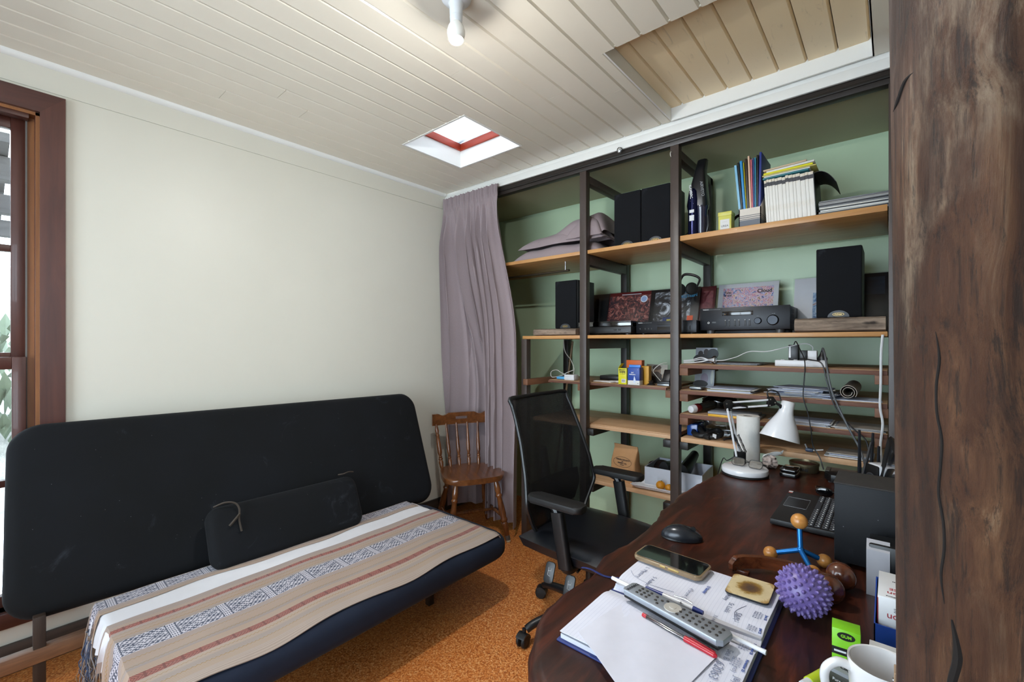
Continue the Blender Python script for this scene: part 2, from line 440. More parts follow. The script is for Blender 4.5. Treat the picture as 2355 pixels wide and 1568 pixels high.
obj('parting_strip', bx(B(), XL-.115, XL-.055, WY1-.036, WY1-.011, WZ0, WZ1-.012), M_JAMB, r); obj('sash_track', bx(B(), XL-.056, XL-.050, WY1-.0385, WY1-.033, WZ0, WZ1-.012), plain('grey_track', '6d6862', .5), r)
def sash(nm, x, z0, z1, st, bars):
    f = B(); y0, y1 = WY0+.014, WY1-.0365
    bx(f, x-.02, x+.016, y0, y0+st, z0, z1, .002); bx(f, x-.02, x+.016, y1-st, y1, z0, z1, .002)
    bx(f, x-.02, x+.016, y0+st, y1-st, z0, z0+.045, .002); bx(f, x-.02, x+.016, y0+st, y1-st, z1-.05, z1, .002)
    for z in bars: bx(f, x-.018, x+.012, y0+st, y1-st, z-.014, z+.014, .002)
    o = obj(nm, f, M_CASE, r); obj('pane', bx(B(), x-.004, x, y0+st-.005, y1-st+.005, z0+.04, z1-.045), M_GLASS, o)
sash('sash', XL-.095, 1.235, WZ1-.015, .042, [1.71]); sash('sash', XL-.050, WZ0+.005, 1.262, .040, [.75])

# portals: guide the daylight that enters through the left window and the two added ones
for nm, loc, rot, sx, sy in (('left_window_portal', (XL-.13, (WY0+WY1)/2, (WZ0+WZ1)/2), (0, math.radians(-90), 0), WZ1-WZ0, WY1-WY0),
                             ('added_rear_window_portal', ((NX0+NX1)/2, YN-.12, (NZ0+NZ1)/2), (math.radians(90), 0, 0), NX1-NX0, NZ1-NZ0),
                             ('added_right_window_portal', (XR+.12, (RY0+RY1)/2, (RZ0+RZ1)/2), (0, math.radians(90), 0), RZ1-RZ0, RY1-RY0)):
    o = area_light(nm, loc, rot, sx, sy, 1, (1, 1, 1)); o.data.cycles.is_portal = True

# things seen through the left window: a stone bank, a pergola and shrubs
t = NT('stone_bank'); v = t.obj(); q = t.voro(v, 9, out='Color'); g = t.noise(v, 14, 5, .7)
t.color(t.mix(g, lin('4a4a44'), lin('d2d2cc'))); t.rough(.9); t.bump(g, .6, .05); M_STONE = t.m
bm = B(); bmesh.ops.create_grid(bm, x_segments=40, y_segments=40, size=1)
for vv in bm.verts:
    x, y = vv.co.x*2.2-5.6, vv.co.y*4; vv.co = (x, y, .25+max(0, (-4.2-x))*.55+.12*math.sin(x*5+y*3)*math.cos(y*4)+.07*random.random())
tag(base_at(obj('rock_bank', bm, M_STONE, None), (-5.6, 0, -.1)), 'pale stony bank outside the sash window', 'rocks')
M_PERG = wood('weathered_pergola', '211f1f', '454241', 'y', 1, .8)
pg = thing('pergola', 'weathered timber pergola seen through the upper window panes', 'pergola', (-3.9, 0, 0))
for px in (0, -.9, -1.8):
    obj('beam', bx(B(), px-.05, px+.05, -2.6, 2.6, 2.25+.02*px, 2.38+.02*px), M_PERG, pg)
for py in range(11): obj('slat', bx(B(), -2.2, .3, -2.5+py*.5, -2.42+py*.5, 2.39, 2.44), M_PERG, pg)
for py in (-2.2, 1.6): obj('post', bx(B(), -.06, .06, py-.06, py+.06, -.05, 2.25), M_PERG, pg)
M_LEAF = plain('shrub_leaf', '6f7d68', .6, var=.3, scale=8)
for i, (sx, sy, sr) in enumerate(((-4.7, .25, .5), (-5.0, -.9, .6))):
    bm = B()
    for q in range(240):
        d = Vector((random.gauss(0, 1), random.gauss(0, 1), random.gauss(0, 1))).normalized()*sr*(.6+.4*random.random())
        R = Euler((random.random()*6, random.random()*6, 0)).to_matrix()
        pts = [Vector(p)*.09 for p in ((-1, 0, 0), (0, -.45, .1), (1, 0, 0), (0, .45, .1))]
        bm.faces.new([bm.verts.new(Vector((0, 0, sr+.35))+d+R @ p) for p in pts])
    sh = thing('shrub', ['grey-green leafy shrub outside, nearest the window', 'grey-green leafy shrub further left on the stony bank'][i], 'shrub', (sx, sy, .2))
    obj('foliage', bm, M_LEAF, sh, smooth=False); obj('stem', cyl(B(), (0, 0, -.1), (0, 0, sr+.3), .03, .015, 8), M_PERG, sh)

# near rough log pillar at the right edge, rough timber post behind it
def mat_log():
    t = NT('rough_log'); v = t.obj(); warp = t.noise(v, 3.5, 2, .5)
    cmb = t.node('ShaderNodeCombineXYZ'); t.link(t.math('MULTIPLY', t.math('SUBTRACT', warp, .5), .10), cmb.inputs[0]); t.link(t.math('MULTIPLY', t.math('SUBTRACT', warp, .5), .10), cmb.inputs[1])
    va = t.node('ShaderNodeVectorMath', operation='ADD'); t.link(v, va.inputs[0]); t.link(cmb.outputs[0], va.inputs[1]); w = va.outputs[0]
    a = t.noise(t.mapping(w, (1, 1, .085)), 34, 10, .72, .5); b = t.noise(t.mapping(w, (1, 1, .22), (3, 1, 0)), 9, 4, .6, .8)
    c = t.noise(t.mapping(w, (1, 1, .035)), 120, 6, .78); p = t.noise(t.mapping(w, (1, 1, .15), (9, 4, 2)), 11, 5, .65, .8); fl = t.noise(t.mapping(w, (1, 1, .25)), 55, 6, .7)
    dark = t.ramp(b, [(.35, '351c0e'), (.5, '55301a'), (.65, '6e4426')])
    grain = t.ramp(a, [(.32, '180d07'), (.46, '4e2f1b'), (.57, '775236'), (.70, 'ad8f70')])
    col = t.mix(t.ramp(b, [(.44, .25), (.58, 1.0)]), dark, grain)
    col = t.mix(t.math('MULTIPLY', t.math('MULTIPLY', t.ramp(p, [(.48, 0.0), (.60, .8)]), t.ramp(fl, [(.42, .05), (.60, 1.0)])), t.ramp(a, [(.40, .25), (.58, 1.0)])), col, lin('a8927a'))
    col = t.mix(t.ramp(c, [(.38, .75), (.48, 0.0)]), col, lin('1d110a'))
    x, y, z = t.xyz(v); zz = t.math('ADD', z, t.math('MULTIPLY', t.math('SUBTRACT', b, .5), .9))
    grey = t.ramp(t.math('MULTIPLY', t.math('SUBTRACT', zz, t.math('MULTIPLY', x, 2.6)), .4), [(.72, 0.0), (.92, .85)])  # light on the upper left side, painted in as grey
    col = t.mix(grey, col, t.ramp(a, [(.34, '17140f'), (.48, '6a6462'), (.66, 'a9a4a6')]))
    char = t.math('MULTIPLY', t.ramp(t.math('MULTIPLY', zz, .4), [(.70, 0.0), (.80, 1.0)]), t.ramp(p, [(.46, .85), (.55, 0.0)]))
    col = t.mix(char, col, lin('1a1513'))
    t.color(col); t.rough(.68); t.bump(t.math('ADD', t.math('ADD', a, t.math('MULTIPLY', c, .6)), t.math('MULTIPLY', p, .8)), 1.0, .014); return t.m
M_LOG = mat_log()
def log(bm, c, r, z0, z1, lean=(0, 0), nz=60, na=48, amp=.05, prof=None, sd=1.0):
    rings = []
    for i in range(nz+1):
        t = i/nz; z = z0+(z1-z0)*t; k = prof(t) if prof else 1
        rings.append([bm.verts.new((c[0]+lean[0]*t+r*k*(1+amp*math.sin(3*a+2.1*z+sd)+amp*.5*math.sin(7*a-3.2*z*sd)+amp*.25*math.sin(17*a+5*z))*math.cos(a),
                                    c[1]+lean[1]*t+r*k*(1+amp*math.cos(2*a-1.3*z+sd)+amp*.4*math.sin(9*a+2*z))*math.sin(a), z)) for a in [2*PI*j/na for j in range(na)]])
    for i in range(nz): bridge(bm, rings[i], rings[i+1])
    bm.faces.new(list(reversed(rings[0]))); bm.faces.new(rings[-1]); return bm
p = thing('log_pillar', 'massive rough-hewn log post filling the right edge in the foreground', 'pillar', (.123, .629, 0))
obj('trunk', log(B(), (0, 0), .122, 0, ZC-.003, amp=.022, prof=lambda t: .925+.145*t+.006*math.sin(9*t)), M_LOG, p, 80)
M_CRACK = plain('crack_shadow_wood', '120b07', .9)
def crack(pts, wid):
    """open split in the trunk, a thin dark wedge set into the face"""
    bm = B(); tube(bm, pts, [wid*.2]+[wid]*(len(pts)-2)+[wid*.2], 6, True, 5); return bm
def onlog(ang, z, d=-.0015):
    a = math.radians(ang); t = z/ZC; r = .122*(.925+.145*t+.006*math.sin(9*t))
    return (r*(1+.022*math.sin(3*a+2.1*z+1)+.011*math.sin(7*a-3.2*z))*math.cos(a)*(1+d*8), r*(1+.022*math.cos(2*a-1.3*z+1)+.009*math.sin(9*a+2*z))*math.sin(a)*(1+d*8), z)
obj('crack', crack([onlog(-133.5+1.2*math.sin(i*2.3)+.6*math.sin(i*5.1), .80+.028*i, 0) for i in range(11)], .0036), M_CRACK, p)
obj('crack', crack([onlog(-137-1.0*math.sin(i*1.9)-.3*i, 1.09+.024*i, 0) for i in range(11)], .0013), M_CRACK, p)
obj('crack', crack([onlog(-166, 1.555, 0), onlog(-160, 1.56, 0), onlog(-154, 1.572, 0), onlog(-149, 1.574, 0)], .0018), M_CRACK, p)
p = thing('timber_post', 'weathered rough timber post at the right end of the shelves', 'post', (.13, 2.24, 0))
M_LOG2 = wood('grey_brown_timber', '4d3a2b', '937a60', 'z', 1.2, .75, 0, .6, True, '2b1d14')
obj('trunk', log(B(), (0, 0), .108, 0, ZC-.004, (.05, .0), 40, 32, .05, lambda t: 1, 2.3), M_LOG2, p, 80)

# ---------------------------------------------------------------- shelf frame and boards
PX = [(-1.463, -1.418), (-.902, -.857), (-.012, .033)]
fr = thing('alcove_shelving', 'dark brown painted timber frame of the built-in alcove shelving', 'shelving', (-.9, 2.36, 0))
def fpart(nm, x0, x1, y0, y1, z0, z1, m=M_DARK, b=.002):
    return obj(nm, bx(B(), x0+.9, x1+.9, y0-2.36, y1-2.36, z0, z1, b), m, fr)
fpart('top_beam', -2.66, .20, YP, YP+.045, 2.366, 2.423, plain('beam_brown_black', '2b2420', .42, var=.12, scale=60, bump=.12)); fpart('beam_bead', -2.66, .20, YP-.008, YP, 2.388, 2.402, M_DARKB)
for x0, x1 in PX:
    fpart('post', x0, x1, YP, YP+.045, 0, 2.366); fpart('post', x0, x1, 2.905, 2.95, 0, 2.345, M_DARKB)
    fpart('side_rail', x0, x1, YP+.045, 2.95, 2.300, 2.345)
    for zt in (1.861, 1.345): fpart('side_rail', x0+.001, x1-.001, YP+.045, 2.905, zt-.062, zt)
fpart('post', -1.925, -1.88, YP, YP+.045, 0, 1.344); fpart('post', -1.95, -1.905, 2.905, 2.95, 0, 1.344, M_DARKB)
for zt, xs in ((1.188, (-.857, -.056)), (1.052, (-.857, -.056)), (.928, (-.857, -.056)), (.797, (-1.418, -.946, -.857, -.056)), (.458, (-1.418, -.946))):
    for x in xs: obj('cleat', bx(B(), x+.9, x+.044+.9, .012, .55, zt-.04, zt, .002), M_CLEAT if zt > .9 else M_DARKB, fr)
for x in (-1.463-.044, -.902-.044): obj('cleat', bx(B(), x+.9, x+.044+.9, .046, .55, 1.02, 1.06, .002), M_CLEAT, fr)
obj('cleat', bx(B(), -1.9+.9, -1.862+.9, -.012, .5, 1.035, 1.075, .002), M_CLEAT, fr)
def shelf(x0, x1, y0, z1, th, label, m=M_PINE, edge=None, y1=2.9):
    o = thing('shelf_board', label, 'shelf', ((x0+x1)/2, (y0+y1)/2, z1-th))
    hx, hy = (x1-x0)/2, (y1-y0)/2
    if edge:
        obj('panel', bx(B(), -hx, hx, -hy+.012, hy, 0, th, .001), m, o); obj('front_edge', bx(B(), -hx, hx, -hy, -hy+.012, -.002, th-.003, .001), edge, o)
    else: obj('panel', bx(B(), -hx, hx, -hy, hy, 0, th, .0015), m, o)
    return o
shelf(-2.66, -1.466, 2.372, 1.884, .022, 'top pine shelf above the hanging rail, beside the curtain', M_PINE, None, 2.95)
shelf(-1.415, -.905, 2.372, 1.884, .022, 'top pine shelf under the two upright speakers', M_PINE, None, 2.904)
shelf(-.854, -.015, 2.372, 1.884, .027, 'top pine shelf under the folders, books and records', M_PINE, None, 2.904)
shelf(-1.925, -1.466, 2.372, 1.366, .021, 'short pine shelf under the left lone speaker', M_PINE, None, 2.904)
shelf(-1.415, -.905, 2.372, 1.366, .020, 'pine shelf under the turntable and disc player', M_PINE, None, 2.904)
shelf(-.854, -.015, 2.372, 1.366, .020, 'pine shelf under the black stereo receiver', M_PINE, None, 2.904)
shelf(-1.74, -.945, 2.415, 1.076, .015, 'thin chipboard shelf holding the yellow and blue boxes', M_CHIP, M_RUST)
shelf(-.855, -.015, 2.368, 1.208, .019, 'chipboard shelf holding the white power board', M_CHIP, M_RUST)
shelf(-.855, -.015, 2.368, 1.072, .019, 'chipboard shelf holding the rolled paper and letter pile', M_CHIP, M_RUST)
shelf(-.855, -.015, 2.368, .948, .019, 'chipboard shelf holding the yellow-edged magazine', M_CHIP, M_RUST)
shelf(-1.86, -.905, 2.41, .820, .022, 'raw pine shelf behind the mesh office chair', M_PINER, M_PINER)
shelf(-.85, -.015, 2.372, .822, .024, 'raw pine shelf holding the black strap, just above the desk', M_PINER)
shelf(-1.44, -.50, 2.41, .483, .024, 'lowest raw pine shelf holding the paper bag', M_PINER)
# hooks, knob, hanging rail
M_CHROME = plain('chrome', 'b8b8b8', .18, 1.0); M_CLEAR = glass_mat('clear_plastic', 'f4f4f4', .12, .05)
o = thing('crystal_knob', 'clear faceted plastic knob on the dark top beam', 'knob', (-1.18, YP-.008, 2.415))
obj('knob', lathe(B(), [(.005, 0), (.010, .006), (.017, .018), (.014, .030), (.004, .034)], seg=8, M=face_m((0, 0, 0), (1, 0, 0), (0, 0, 1))), M_CLEAR, o, 10); obj('stem', cyl(B(), (0, .008, 0), (0, -.004, 0), .005), M_CHROME, o)
M_HOOK = plain('white_enamel', 'd8d6cf', .4)
o = thing('cup_hook', 'small white cup hook screwed into the middle post', 'hook', (-.893, YP, 2.32))
obj('hook', tube(B(), [(0, .001, .012), (0, -.010, .012), (0, -.020, .004), (0, -.020, -.010), (0, -.012, -.016)], .002, 6), M_HOOK, o)
o = thing('hanging_rail', 'thin metal hanging rail below the top shelf', 'rail', (-2.1, 2.5, 1.80))
obj('rod', cyl(B(), (-.56, 0, 0), (.47, 0, 0), .007, None, 12), plain('bronze_rod', '5d5348', .35, .9), o)
obj('bracket', tube(B(), [(.44, 0, .062), (.44, 0, .02), (.44, 0, -.004)], .005, 8), M_CHROME, o); obj('bracket', cyl(B(), (-.54, 0, .062), (-.54, 0, -.004), .005), M_CHROME, o)

# ceiling bulb in a batten holder
o = thing('ceiling_bulb', 'bare white light bulb in a batten holder on the board ceiling', 'light bulb', (-1.125, 1.03, ZC))
M_BAT = plain('white_bakelite', 'd8dadd', .35)
obj('lamp_holder', lathe(B(), [(.052, 0), (.050, -.008), (.040, -.018), (.026, -.024), (.0225, -.034), (.0215, -.062), (.0205, -.064), (.0205, -.067), (.0215, -.068), (.0205, -.085), (.018, -.088)], seg=28), M_BAT, o)
K_OPAL = plain('opal_plastic', 'eceae4', .4, var=.01)
t = NT('lit_opal_glass'); t.n.remove(t.p); em = t.node('ShaderNodeEmission'); em.inputs[0].default_value = (1.0, .985, .96, 1); em.inputs[1].default_value = BULB_STRENGTH
t.link(em.outputs[0], t.n['Material Output'].inputs[0])
obj('bulb_body', lathe(B(), [(.014, -.082), (.018, -.088), (.026, -.100), (.0305, -.116), (.0305, -.124), (.0287, -.134), (.0245, -.1445)], seg=24, cap=False), K_OPAL, o)
obj('bulb_dome', lathe(B(), [(.0245, -.1445), (.019, -.152), (.009, -.1575), (.001, -.159)], seg=24, cap=False), t.m, o)
# ---------------------------------------------------------------- sofa bed
def mat_fabric(name, c, c2, weave=900, rough=.85, lint=True):
    t = NT(name); v = t.obj(); n = t.noise(v, 2.2, 4, .6); g = t.noise(v, weave, 2, .5)
    col = t.mix(t.ramp(n, [(.4, 0.0), (.75, 1.0)]), lin(c), lin(c2))
    if lint:
        k = t.voro(v, 26); col = t.mix(t.ramp(k, [(.018, 1.0), (.035, 0.0)]), col, lin('6a6d70'))
        sm = t.noise(t.mapping(v, (1, 1, 1), (4, 2, 1)), 5.5, 5, .7, 1.0); col = t.mix(t.ramp(sm, [(.62, 0.0), (.74, .35)]), col, lin('3b3f47'))
    t.color(col); t.rough(rough); t.p.inputs['Sheen Weight'].default_value = .03; t.p.inputs['Specular IOR Level'].default_value = .22; t.bump(g, .15, .001); return t.m
M_NAVYBK = mat_fabric('black_navy_cover', '08090b', '0d0f14')
M_NAVY = mat_fabric('navy_seat_cover', '141a28', '1f2738')
M_BOLST = mat_fabric('black_bolster_cover', '08090b', '0c0e13')
M_SOFAW = wood('dark_sofa_timber', '241912', '3d2d22', 'z', 1, .5, 0, .08, False)
M_SOFAR = wood('sofa_rail_timber', '4d3322', '80583a', 'y', 1, .55, 0, .08, False)
sf = thing('sofa_bed', 'long black click-clack sofa bed with flat upright back against the cream wall', 'sofa', (-1.95, .95, 0))
def plane_m(o, eu, ev):
    u = Vector(eu).normalized(); v = Vector(ev); v = (v-u*v.dot(u)).normalized(); n = u.cross(v)
    return Matrix.Translation(o) @ Matrix((u, v, n)).transposed().to_4x4()
def cushion(w, h, th, r, M, n=8, puff=.012, nx=26, ny=12):
    """rounded slab in local xy (0..w, 0..h), front at z=0, body to z=-th, softly domed"""
    bm = B(); poly = rrect(w, h, r, n, (w/2, h/2)); c = Vector((w/2, h/2))
    def rg(s, z):
        out = []
        for x, y in poly:
            d = Vector((x, y))-c; q = Vector((max(abs(d.x)-s, 0)*(1 if d.x > 0 else -1), max(abs(d.y)-s, 0)*(1 if d.y > 0 else -1)))+c
            out.append(bm.verts.new((q.x, q.y, z)))
        return out
    e = min(th/2, .045)
    prof = []
    for k in range(6):
        a = k/5*PI/2; prof.append((e*(1-math.sin(a)), -e*(1-math.cos(a))))
    for k in range(6):
        a = k/5*PI/2; prof.append((e*(1-math.cos(a)), -th+e*(1-math.sin(a))))
    m_ = min(w, h)*.45
    prof = [(e+(m_-e)*(1-k/7), puff*math.cos(k/7*PI/2)) for k in range(7)]+prof+[(e*1.6, -th)]
    rr = [rg(s, z) for s, z in prof]
    for i in range(len(rr)-1): bridge(bm, rr[i], rr[i+1])
    bm.faces.new(rr[0]); bm.faces.new(list(reversed(rr[-1])))
    bmesh.ops.transform(bm, matrix=M, verts=bm.verts); return bm
S0 = Vector((-1.95, .95, 0))
BL, BR, TL = Vector((-2.30, .03, .345)), Vector((-2.225, 1.845, .325)), Vector((-2.575, .035, 1.035))
obj('back_cushion', cushion(1.845, .715, .085, .10, Matrix.Translation(-S0) @ plane_m(BL, BR-BL, TL-BL)), M_NAVYBK, sf, 50)
# seat cushion with soft front roll
SZ = .352
obj('seat_cushion', cushion(1.45, .745, .115, .09, Matrix.Translation(-S0) @ plane_m((-1.475, .285, SZ), (0, 1, 0), (-1, 0, 0)), puff=.004), M_NAVY, sf, 50)
for lx, ly in ((-2.29, .12), (-2.29, 1.62), (-1.78, .40), (-1.78, 1.45)):
    z1 = .36 if lx < -2 else .235
    obj('leg', bx(B(), lx-.016-S0.x, lx+.016-S0.x, ly-.016-.95, ly+.016-.95, 0, z1, .003), M_SOFAW if lx < -2 else M_CHROME if False else M_SOFAW, sf)
obj('rail', bx(B(), -2.31-S0.x, -2.27-S0.x, -.04-.95, 1.70-.95, .20, .25, .003), M_SOFAR, sf); obj('rail', bx(B(), -1.64-S0.x, -1.60-S0.x, .24-.95, 1.66-.95, .190, .235, .003), M_SOFAR, sf)
obj('rail', bx(B(), -2.30-S0.x, -1.6-S0.x, .27-.95, .33-.95, .175, .233, .003), M_SOFAW, sf); obj('rail', bx(B(), -2.30-S0.x, -1.6-S0.x, 1.47-.95, 1.53-.95, .175, .233, .003), M_SOFAW, sf)
# bolster
bp = thing('bolster_cushion', 'small black bolster cushion with fabric ties leaning on the sofa back', 'cushion', (-2.16, .95, .365))
MB_ = Matrix.Translation(-Vector((-2.16, .95, .365))) @ plane_m((-2.125, .605, .372), (0.01, 1, 0), (-.11, .0, .232))
obj('cover', cushion(.70, .262, .075, .055, MB_, puff=.010), M_BOLST, bp, 50)
M_TIE = plain('brown_ribbon', '33291f', .7)
def ribbon(pts, wid):
    bm = B(); P = [MB_ @ Vector(p) for p in pts]
    return tube(bm, P, [(wid, .0012)]*len(P) if False else wid, 5, True, 5)
obj('tie', ribbon([(.03, .262, -.004), (.07, .268, .014), (.105, .255, .022), (.118, .225, .024), (.112, .18, .022), (.115, .13, .022)], .0042), M_TIE, bp)
obj('tie', ribbon([(.117, .205, .026), (.095, .185, .027), (.072, .165, .024)], .0055), M_TIE, bp)
obj('tie', ribbon([(.60, .275, .0), (.625, .272, .012), (.655, .276, .010), (.685, .272, .002)], .004), M_TIE, bp)

# ---- striped throws and white sheet
def mat_throw(name):
    t = NT(name); uv = t.uv(); s, l, _ = t.xyz(uv)            # s across in m, l along in m
    k = t.math('MULTIPLY', s, 1/.60)
    stops = [(0, '98857a'), (.045, 'a08877'), (.075, '97381e'), (.112, '9c897c'), (.15, 'a18671'), (.20, '958478'), (.225, 'c4c0ca'),
             (.385, '98857a'), (.43, '9f8672'), (.50, '8e8078'), (.535, 'a28872'), (.585, '8c3a24'), (.635, 'a58f7c'), (.69, '94857b'), (.73, 'a08974'), (.78, 'a29184')]
    col = t.ramp(k, stops, 'CONSTANT')
    fine = t.math('SINE', t.math('MULTIPLY', s, 900.0)); thr = t.math('MULTIPLY', t.math('ADD', fine, 1.0), .24)
    col = t.mix(thr, col, lin('7c6a5e'))
    blot = t.noise(t.mapping(uv, (25, 3, 1)), 3, 4, .6); col = t.mix(t.ramp(blot, [(.45, 0.0), (.8, .35)]), col, lin('8f7f78'))
    # woven dark motif: concentric stepped diamonds with bar blocks between them
    per = .150; c = t.math('FRACT', t.math('DIVIDE', l, per))
    vv = t.math('DIVIDE', t.math('SUBTRACT', s, .183), .048)                       # -1..1 over the band
    u1 = t.math('ABSOLUTE', t.math('SUBTRACT', t.math('DIVIDE', c, .80), .5))       # 0 at centre of diamond
    q = t.math('DIVIDE', t.math('ROUND', t.math('MULTIPLY', u1, 22)), 22); qv = t.math('DIVIDE', t.math('ROUND', t.math('MULTIPLY', t.math('ABSOLUTE', vv), 7)), 7)
    d = t.math('ADD', t.math('MULTIPLY', q, 2.2), t.math('MULTIPLY', qv, .9))
    dia = t.math('GREATER_THAN', t.math('FRACT', t.math('MULTIPLY', d, 3.1)), .52)
    bars = t.math('GREATER_THAN', t.math('SINE', t.math('MULTIPLY', c, 150)), .1)
    dots = t.math('GREATER_THAN', t.math('SINE', t.math('MULTIPLY', vv, 22)), -.3)
    blockm = t.math('GREATER_THAN', c, .80); edge = t.math('GREATER_THAN', t.math('ABSOLUTE', t.math('SUBTRACT', c, .90)), .078)
    blk = t.math('MAXIMUM', t.math('MULTIPLY', bars, dots), edge)
    pat = t.math('ADD', t.math('MULTIPLY', dia, t.math('SUBTRACT', 1.0, blockm)), t.math('MULTIPLY', blk, blockm))
    inb = t.math('LESS_THAN', t.math('ABSOLUTE', vv), .98)
    col = t.mix(t.math('MULTIPLY', pat, inb), col, lin('383c4e'))
    # broken weave inside the red bands and zigzag lines
    for centre, half in ((.056, .011), (.366, .015)):
        m = t.math('LESS_THAN', t.math('ABSOLUTE', t.math('SUBTRACT', s, centre)), half)
        br = t.math('GREATER_THAN', t.math('FRACT', t.math('MULTIPLY', l, 22)), .86); x_ = t.math('GREATER_THAN', t.math('SINE', t.math('ADD', t.math('MULTIPLY', l, 620), t.math('MULTIPLY', t.math('ABSOLUTE', t.math('SUBTRACT', s, centre)), 600))), .45)
        col = t.mix(t.math('MULTIPLY', m, t.math('MULTIPLY', t.math('MAXIMUM', br, x_), .75)), col, lin('5a2216'))
    for centre in (.09, .112, .262, .40, .44, .305):
        z = t.math('MULTIPLY', t.math('SINE', t.math('MULTIPLY', l, 520)), .0022)
        m = t.math('LESS_THAN', t.math('ABSOLUTE', t.math('SUBTRACT', t.math('SUBTRACT', s, centre), z)), .0014)
        col = t.mix(t.math('MULTIPLY', m, .8), col, lin('8a6a2c'))
    t.color(col); t.rough(.9); t.p.inputs['Sheen Weight'].default_value = .2
    t.bump(t.math('ADD', fine, t.noise(t.mapping(uv, (300, 300, 1)), 3, 2)), .2, .001); return t.m
M_THROW = mat_throw('striped_woven_throw')
M_SHEET = mat_fabric('white_cotton', 'cfcdd0', 'e2e0e2', 500, .9, False)
def seat_top(x, y):
    """height of the seat cushion top at x,y (rolls off at the front and the ends)"""
    z = SZ+.004
    fx = x-(-1.525)
    if fx > 0: z -= .05-math.sqrt(max(.05**2-min(fx, .0495)**2, 0))
    return z
def drape(x_of, lift, y0, y1, drop0, drop1, wave):
    """sheet over the seat: u across, v along y with hanging ends"""
    Ltot = (y1-y0)+drop0+drop1
    def fn(u, v):
        d = v*Ltot
        if d < drop0:
            h = drop0-d; y = y0-.018*(1-math.exp(-h*30))-.05*h*math.sin(u*9+1)*.6; fall = h; k = min(1, h/.05); yy = y0
        elif d > drop0+(y1-y0):
            h = d-drop0-(y1-y0); y = y1+.02*(1-math.exp(-h*30))+.02*math.sin(u*17)*h; fall = h; yy = y1
        else: y = y0+d-drop0; fall = 0; yy = y
        x = x_of(u, yy)
        z = seat_top(x, y)+lift-max(0, fall-.008) + wave*math.sin(x*60+y*7)*.5+wave*math.sin(y*21+x*9)*.5
        if fall > 0: x += .012*math.sin(u*25+fall*20)*min(1, fall*12); y -= .012*math.sin(u*31+2)*min(1, fall*10)
        return (x-S0.x, y-.95, z)
    return fn, Ltot
def throw_obj(nm, label, x_of, lift, y0, y1, d0, d1, wave, width, off, group, nu=26, nv=90, mat=M_THROW):
    fn, Lt = drape(x_of, lift, y0, y1, d0, d1, wave); bm = sheet(B(), fn, nu, nv, .003, lambda u, v: (off+u*width, v*Lt))
    o = thing(nm, label, 'throw' if mat is M_THROW else 'sheet', (-1.95, .95, SZ), group=group)
    k = obj('cloth', bm, mat, o, 60); k.data.transform(Matrix.Translation((0, 0, -SZ)))
    return o, fn
sh_, _ = throw_obj('bed_sheet', 'white cotton sheet showing as a strip between the two striped throws', lambda u, y: -2.20+u*.26, .001, .265, 1.66, .10, .03, .0008, .3, 0, None, mat=M_SHEET)
def xf(u, y): return -2.015-.004*math.sin(y*9)+u*(.515+.006*math.sin(y*13))
th1, fn1 = throw_obj('striped_throw', 'striped woven throw with dark diamond motif on the front of the sofa seat', xf, .006, .268, 1.665, .15, .055, .0022, .505, 0.0, 'striped throws on the sofa')
def xr(u, y): return -2.235+u*(.115+.012*math.sin(y*7+1)+.006*math.sin(y*19))
th2, fn2 = throw_obj('striped_throw', 'second striped throw tucked along the sofa back behind the white strip', xr, .006, .262, 1.64, .10, .02, .0018, .155, .130, 'striped throws on the sofa', 14, 80)
def fringe(parent, fn, n, cols, lo, hi):
    for ci, c in enumerate(cols):
        bm = B()
        for i in range(n):
            u = (i+.2*random.random()+ci/len(cols))/n
            if u > 1: continue
            p = Vector(fn(u, 0))-Vector((0, 0, SZ)); ln = lo+random.random()*(hi-lo); pts = [p+Vector((0, 0, .008))]
            for q in range(1, 5): pts.append(p+Vector((random.gauss(0, .005)*q**.5, random.gauss(-.004, .006)*q**.5, max(-ln*q/4, -SZ-p.z+.004))))
            tube(bm, pts, [.0022, .0019, .0015, .0013, .0008], 4, True, 3)
        o = obj('fringe', bm, c, parent); o['kind'] = 'stuff'
FR = [plain('fringe_tan', '8d7663', .95), plain('fringe_grey', '9a9698', .95), plain('fringe_blue', '4a5670', .95)]
fringe(th1, fn1, 34, FR[:2], .09, .19); fringe(th2, fn2, 26, FR, .10, .24)
def ragged(parent, fn, n):
    bm = B()
    for i in range(n):
        u = random.random(); p = Vector(fn(u, 1))-Vector((0, 0, SZ)); ln = .01+.02*random.random()
        tube(bm, [p+Vector((0, -.003, .003)), p+Vector((random.gauss(0, .003), .003, -ln*.5)), p+Vector((random.gauss(0, .005), .004, -ln))], [.0014, .0012, .0007], 4, True, 2)
    o = obj('fringe', bm, FR[0], parent); o['kind'] = 'stuff'
ragged(th1, fn1, 60)

# ---------------------------------------------------------------- wooden chair
M_MAPLE = wood('brown_stained_maple', '4c2a15', '7d4c28', 'y', 1.0, .28, .45, .03, False)
M_MAPLEZ = wood('brown_stained_turned', '4a2713', '88532b', 'z', 1.0, .26, .45, .03, False)
wc = thing('wooden_chair', 'brown turned-spindle wooden chair in the corner by the curtain', 'chair', (-2.215, 2.165, 0), math.radians(61.9))
